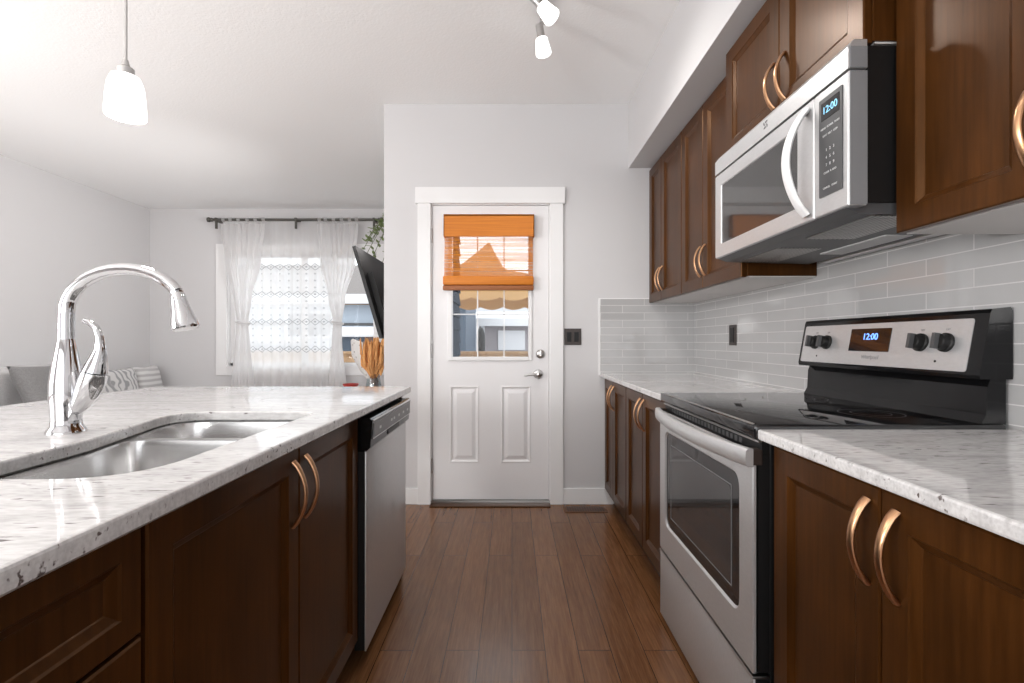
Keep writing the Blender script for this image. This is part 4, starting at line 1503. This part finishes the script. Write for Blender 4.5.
tv_slab('bezel', TY0, TY1, 0, Ht, -0.012, 0.014, M['black'], tv)
tv_slab('screen', TY0 + 0.012, TY1 - 0.012, 0.016, Ht - 0.012, -0.0135, -0.011, M['black_glass'], tv)
bk = tv_slab('back_housing', TY0 + 0.10, TY1 - 0.10, 0.02, Ht * 0.72, 0.013, 0.055, M['black'], tv)
vb = MB()
for k in range(9):
    x0_, z0_ = tvp(0.10 + k * 0.012, 0.055)
    x1_, z1_ = tvp(0.106 + k * 0.012, 0.057)
    vb.box(min(x0_, x1_), max(x0_, x1_), TY0 + 0.2, TY1 - 0.2, z0_, z1_)
vb.build('vent_slots', M['black'], bk)
pr = [tvp(0.18, 0.05), tvp(0.46, 0.05), tvp(0.46, 0.075), tvp(0.18, 0.075)]
MB().loops([[(x, 4.06, z) for x, z in pr], [(x, 4.38, z) for x, z in pr]]).box(-1.03, XP, 4.16, 4.28, 1.43, 1.50).box(XP - 0.02, XP, 4.05, 4.4, 1.30, 1.62).build('wall_bracket', M['black'], tv)

cs = thing('media_console', 'white low media console along the wall under the television', 'console', (-1.15, 4.55, 0))
MB().box(-1.42, XP - 0.01, 3.75, 5.35, 0.53, 0.56, 0.003).build('top', M['white'], cs)
MB().box(-1.40, XP - 0.012, 3.77, 5.33, 0.08, 0.53, 0.003).build('body', M['white'], cs)
for k in range(3):
    d = MB().box(-1.418, -1.40, 3.775 + k * 0.52, 4.285 + k * 0.52, 0.10, 0.52, 0.003).build('door', M['white'], cs)
    MB().lathe([(0.006, 0), (0.010, -0.016), (0.008, -0.02)], (-1.418, 3.83 + k * 0.52, 0.40), 'x', 12).build('knob', M['nickel'], d, True)
for xx in (-1.37, -0.93):
    for yy in (3.82, 5.28):
        MB().lathe([(0.016, 0), (0.022, 0.08)], (xx, yy, 0), seg=12).build('leg', M['brown_plate'], cs, True)

VX, VY, VZ = -1.275, 4.42, 0.561
vz = tag(MB().lathe([(0.050, 0), (0.075, 0.02), (0.080, 0.10), (0.062, 0.19), (0.058, 0.215), (0.052, 0.215), (0.056, 0.19), (0.072, 0.10), (0.066, 0.025), (0.0, 0.022)], (VX, VY, VZ), seg=28).build('vase', M['vase_glass'], None, True),
         'clear glass vase holding dried grass on the media console', 'vase')
bq = thing('dried_grass_bouquet', 'orange dried grass bouquet in patterned paper in the glass vase', 'dried flowers', (VX, VY, VZ + 0.03))
st_ = MB()
pl = MB()
rnd = random.Random(3)
for k in range(16):
    an = rnd.uniform(0, 2 * PI)
    sp_ = rnd.uniform(0.02, 0.10)
    hgt = rnd.uniform(0.50, 0.60)
    tip = Vector((VX + 0.02 + sp_ * math.cos(an), VY + sp_ * math.sin(an), VZ + hgt))
    base = Vector((VX + 0.015 * math.cos(an), VY + 0.015 * math.sin(an), VZ + 0.03))
    mid = base.lerp(tip, 0.42)
    st_.tube([base, mid], 0.003, 6)
    seg_ = [mid.lerp(tip, q) + Vector((0.012 * math.sin(q * 3 + k), 0.0, 0)) for q in (0, 0.12, 0.3, 0.5, 0.7, 0.88, 1.0)]
    pl.tube(seg_, [0.006, 0.018, 0.027, 0.030, 0.026, 0.017, 0.004], 9)
for k in range(150):
    an = rnd.uniform(0, 2 * PI)
    sp_ = rnd.uniform(0.01, 0.15)
    q0 = Vector((VX + 0.012 * math.cos(an), VY + 0.012 * math.sin(an), VZ + rnd.uniform(0.20, 0.34)))
    q1 = Vector((VX + 0.02 + sp_ * math.cos(an), VY + sp_ * math.sin(an), VZ + rnd.uniform(0.40, 0.60)))
    qm = q0.lerp(q1, 0.5) + Vector((0.35 * sp_ * math.cos(an), 0.35 * sp_ * math.sin(an), 0))
    pl.tube([q0, q0.lerp(qm, 0.6), qm, qm.lerp(q1, 0.6), q1], [0.003, 0.007, 0.010, 0.009, 0.002], 5)
st_.build('stalks', M['pampas_dark'], bq, True)
pl.build('plumes', M['pampas'], bq, True)
wr = MB()
rg_ = []
for z, r_, ox in ((0.16, 0.035, 0.0), (0.28, 0.085, -0.05), (0.42, 0.13, -0.08), (0.58, 0.16, -0.06)):
    rg_.append([(VX + ox + r_ * math.cos(R(95 + 170 * k / 16)), VY + 0.04 + 0.7 * r_ * math.sin(R(95 + 170 * k / 16)), VZ + z - (0.10 * abs(k - 12) / 12 if z > 0.5 else 0)) for k in range(17)])
wr.loops(rg_, False, False, closed=False)
wr.build('paper_wrap', M['wrap'], bq, True)
MB().lathe([(0.032, 0.16), (0.036, 0.18), (0.036, 0.20), (0.033, 0.22)], (VX, VY, VZ), seg=16).build('ribbon', M['pampas_dark'], bq, True)

hl = thing('hanging_plant', 'green trailing houseplant reaching out above the television', 'plant', (-1.0, 4.9, 2.26))
MB().box(-1.12, XP, 4.75, 5.05, 2.235, 2.26, 0.002).build('shelf', M['white'], hl)
MB().lathe([(0.055, 0), (0.075, 0.10), (0.078, 0.13), (0.068, 0.13), (0.062, 0.09), (0, 0.085)], (-1.0, 4.9, 2.26), seg=24).build('pot', M['white'], hl, True)
sm, lfm = MB(), MB()
rnd = random.Random(11)
for k in range(9):
    L = rnd.uniform(0.30, 0.58)
    an = PI + rnd.uniform(-0.6, 0.6)
    p = [Vector((-1.0 + math.cos(an) * L * q, 4.9 + math.sin(an) * L * q, 2.36 + 0.17 * math.sin(q * 2.2 + 0.2 * k) * (0.5 + 0.1 * k) - 0.28 * q * q)) for q in [i / 8 for i in range(9)]]
    sm.tube(p, 0.003, 6)
    for q in range(2, 9):
        for sgn in (-1, 1):
            c = p[q]
            d = Vector((rnd.uniform(-0.6, 0.1), sgn * 0.7, rnd.uniform(-0.5, 0.5))).normalized()
            s = d.cross(Vector((0.3, 0.2, 1))).normalized()
            ln = rnd.uniform(0.05, 0.08)
            nrm_ = d.cross(s) * 0.002
            ring = [c, c + d * ln * 0.35 + s * ln * 0.24, c + d * ln * 0.7 + s * ln * 0.2, c + d * ln, c + d * ln * 0.7 - s * ln * 0.2, c + d * ln * 0.35 - s * ln * 0.24]
            lfm.loops([[tuple(v + nrm_) for v in ring], [tuple(v - nrm_) for v in ring]])
sm.build('stems', M['stem'], hl, True)
lfm.build('leaves', M['leaf'], hl)

# small red bowl seen just over the island edge, on a side table
stb = thing('side_table', 'white side table below the living room window', 'side table', (-1.75, 5.45, 0))
MB().box(-2.0, -1.55, 5.25, 5.6, 0.56, 0.585, 0.004).build('top', M['white'], stb)
for xx in (-1.97, -1.58):
    for yy in (5.28, 5.57):
        MB().box(xx - 0.016, xx + 0.016, yy - 0.016, yy + 0.016, 0, 0.56).build('leg', M['white'], stb)
rt = tag(MB().lathe([(0.045, 0.0), (0.070, 0.012), (0.085, 0.040), (0.088, 0.052), (0.082, 0.052), (0.078, 0.040), (0.060, 0.016), (0.0, 0.012)], (-1.82, 5.42, 0.585), seg=28).build('bowl', M['red'], None, True),
         'small low red bowl under the window just above the island edge', 'bowl')

# ------------------------------------------------------------------ outdoors
gz = -0.30
struct('ground_outside', MB().box(-25, 25, YW + 0.2, 60, gz - 0.1, gz).box(XPE + 0.01, 25, YB + 0.16, YW + 0.2, gz - 0.1, gz), M['snow'])
tag(MB().box(XPE + 0.02, 3.0, YB + 0.15, 6.6, -0.10, -0.03).build('patio_deck', M['deck']), 'grey outdoor deck outside the door', 'deck', kind='structure')


def fence(label, x0, x1, y, ztop):
    t = thing('wooden_fence', label, 'fence', ((x0 + x1) / 2, y, gz))
    pm = MB()
    n = int((x1 - x0) / 0.145)
    for k in range(n):
        pm.box(x0 + k * 0.145, x0 + k * 0.145 + 0.138, y, y + 0.02, gz + 0.03, ztop - 0.05)
    pm.build('boards', M['cedar'], t)
    MB().box(x0, x1, y - 0.03, y + 0.05, ztop - 0.05, ztop, 0.004).build('cap_rail', M['cedar'], t)
    MB().box(x0, x1, y - 0.035, y, ztop - 0.20, ztop - 0.11, 0.004).build('rail', M['cedar'], t)
    k = x0
    while k <= x1:
        MB().box(k - 0.045, k + 0.045, y + 0.02, y + 0.11, gz, ztop - 0.02).build('post', M['cedar'], t)
        k += 2.4


fence('cedar board fence across the yard outside the living room and door', -9.0, 5.0, 9.0, 0.93)


def house(label, wallm, x0, x1, y0, y1, z1, eave, roof_h, wins, roofm='snow', pipe=None):
    t = thing('neighbour_house', label, 'house', ((x0 + x1) / 2, y0, gz))
    MB().box(x0, x1, y0, y1, gz, z1).build('walls', M[wallm], t)
    MB().box(x0 - 0.3, x1 + 0.3, y0 - 0.45, y0 - 0.36, z1 - 0.05, z1 + 0.22).box(x0 - 0.3, x1 + 0.3, y0 - 0.36, y0, z1 - 0.02, z1 + 0.02).build('eave', M['ext_white'], t)
    m = MB()
    ym = (y0 + y1) / 2
    m.loops([[(x, y0 - 0.45, z1 + 0.2), (x, ym, z1 + 0.2 + roof_h), (x, y1 + 0.45, z1 + 0.2)] for x in (x0 - 0.3, x1 + 0.3)])
    m.build('roof', M[roofm], t)
    for a, b, c, d in wins:
        w = MB().box(a, b, y0 - 0.05, y0 + 0.02, c, d, 0.005).build('window_frame', M['ext_white'], t)
        MB().box(a + 0.08, b - 0.08, y0 - 0.056, y0 - 0.049, c + 0.08, d - 0.08).build('pane', M['ext_white'] if wallm == 'siding_grey' else M['siding_slate'], w)
    if pipe is not None:
        MB().box(pipe - 0.06, pipe + 0.06, y0 - 0.14, y0 - 0.02, gz, z1).build('downspout', M['ext_white'], t)
    return t


def at(px, py, Y):
    return (px - CX) * Y / F_PX, EYE + (CY - py) * Y / F_PX


Yh = 17.0
hx0, hz = at(479, 325, Yh)
wx0, wz1 = at(498, 330.5, Yh)
wx1, wz0 = at(525, 350, Yh)
h1 = house('warm grey house with white gutter seen through the door window', 'siding_grey', hx0, 7.0, Yh, Yh + 6, hz, 0.4, 0.45, [(wx0, wx1, wz0, wz1)], 'snow', hx0 + 0.14)
Yh2 = 23.0
x2, z2 = at(455, 302, Yh2)
house('pale house rising behind the grey house roof', 'ext_white', -1.9, 9.0, Yh2 + 1, Yh2 + 7, at(0, 300, Yh2)[1], 0.4, 0.6, [])
bx, bz = at(461, 306, 12.5)
bx2, _ = at(478, 306, 12.5)
house('blue slate siding house between the near wall and the grey house', 'siding_slate', bx - 1.2, bx2 - 0.32, 12.5, 16, bz + 0.35, 0.3, 0.3, [])
# black covered barbecue chimney-shaped cover beside the downspout
bb = thing('patio_heater_cover', 'tall narrow black covered patio heater near the neighbour wall', 'cover', (at(481, 0, 11.0)[0], 11.0, gz))
MB().lathe([(0.10, 0), (0.10, 0.5), (0.09, 1.0), (0.10, 1.55), (0.05, 1.72), (0.0, 1.74)], (at(481, 0, 11.0)[0], 11.0, gz), seg=18).build('cover', M['black'], bb, True)

# tan garden canopy, bell-shaped roof with a scalloped valance
Yc = 7.6
cxm, czt = at(489, 243, Yc)
_, cze = at(489, 292, Yc)
_, czv = at(489, 306, Yc)
cn = thing('patio_canopy', 'tan canvas patio canopy with peaked top outside the door', 'canopy', (cxm, Yc, -0.03))
rings = []
half = 0.98
for q, l, r_, d in ((0.0, 0.015, 0.015, 0.015), (0.25, 0.19, 0.10, 0.20), (0.6, 0.46, 0.24, 0.46), (0.66, 0.52, 0.32, 0.54), (0.74, 0.60, 0.58, 0.66), (0.86, 0.78, 0.84, 0.82), (1.0, half, half, half)):
    z = czt + (cze - czt) * q
    rings.append([(cxm + (-l if a < 0 else r_ if a > 0 else 0), Yc + b * d, z) for a, b in ((-1, -1), (0, -1.0), (1, -1), (1, 0), (1, 1), (0, 1.0), (-1, 1), (-1, 0))])
MB().loops(rings, True, False).build('roof_cloth', M['canvas'], cn)
vm = MB()
nsc = 40
top_, bot_ = [], []
per = [(-1, -1), (1, -1), (1, 1), (-1, 1)]
for e in range(4):
    (ax, ay), (bx_, by_) = per[e], per[(e + 1) % 4]
    for k in range(nsc):
        q = k / nsc
        x, y = cxm + half * (ax + (bx_ - ax) * q), Yc + half * (ay + (by_ - ay) * q)
        top_.append((x, y, cze))
        bot_.append((x, y, czv + 0.05 - 0.05 * abs(math.sin(PI * q * 5))))
vm.loops([top_, bot_], False, False)
vm.build('valance', M['canvas_pale'], cn)
for sx in (-1, 1):
    for sy in (-1, 1):
        MB().box(cxm + sx * half - 0.025, cxm + sx * half + 0.025, Yc + sy * half - 0.025, Yc + sy * half + 0.025, gz, cze).build('post', M['black'], cn)

# beyond the living-room window
lh = house('dark roofed pale blue house beyond the fence seen beside the television', 'pale_blue', -9.5, -3.3, 14.0, 19.0, at(0, 303, 14.0)[1], 0.4, 1.3, [(-6.6, -5.2, 1.2, 2.0), (-9.0, -7.6, 1.2, 2.0)], 'roof')
MB().box(-9.5, -3.3, 13.94, 14.0, at(0, 304, 14.0)[1] - 0.02, at(0, 297, 14.0)[1]).build('frieze_board', M['cedar'], lh)
MB().box(-9.5, -3.3, 13.95, 14.0, at(0, 325.5, 14.0)[1], at(0, 323, 14.0)[1]).build('belt_trim', M['dark_grey'], lh)
sx0, szt = at(334, 336, 11.5)
sx1, szr = at(378, 330, 11.5)
shd = thing('garden_shed', 'small slate shed with a snowy roof behind the cedar fence', 'shed', ((sx0 + sx1) / 2, 11.5, gz))
MB().box(sx0, sx1, 11.5, 12.8, gz, szt).build('walls', M['siding_slate'], shd)
MB().loops([[(x, 11.38, szt - 0.02), (x, 11.38, szt + 0.03), (x, 12.1, szr + 0.10), (x, 12.9, szt + 0.03), (x, 12.9, szt - 0.02)] for x in (sx0 - 0.1, sx1 + 0.1)]).build('roof', M['snow'], shd)
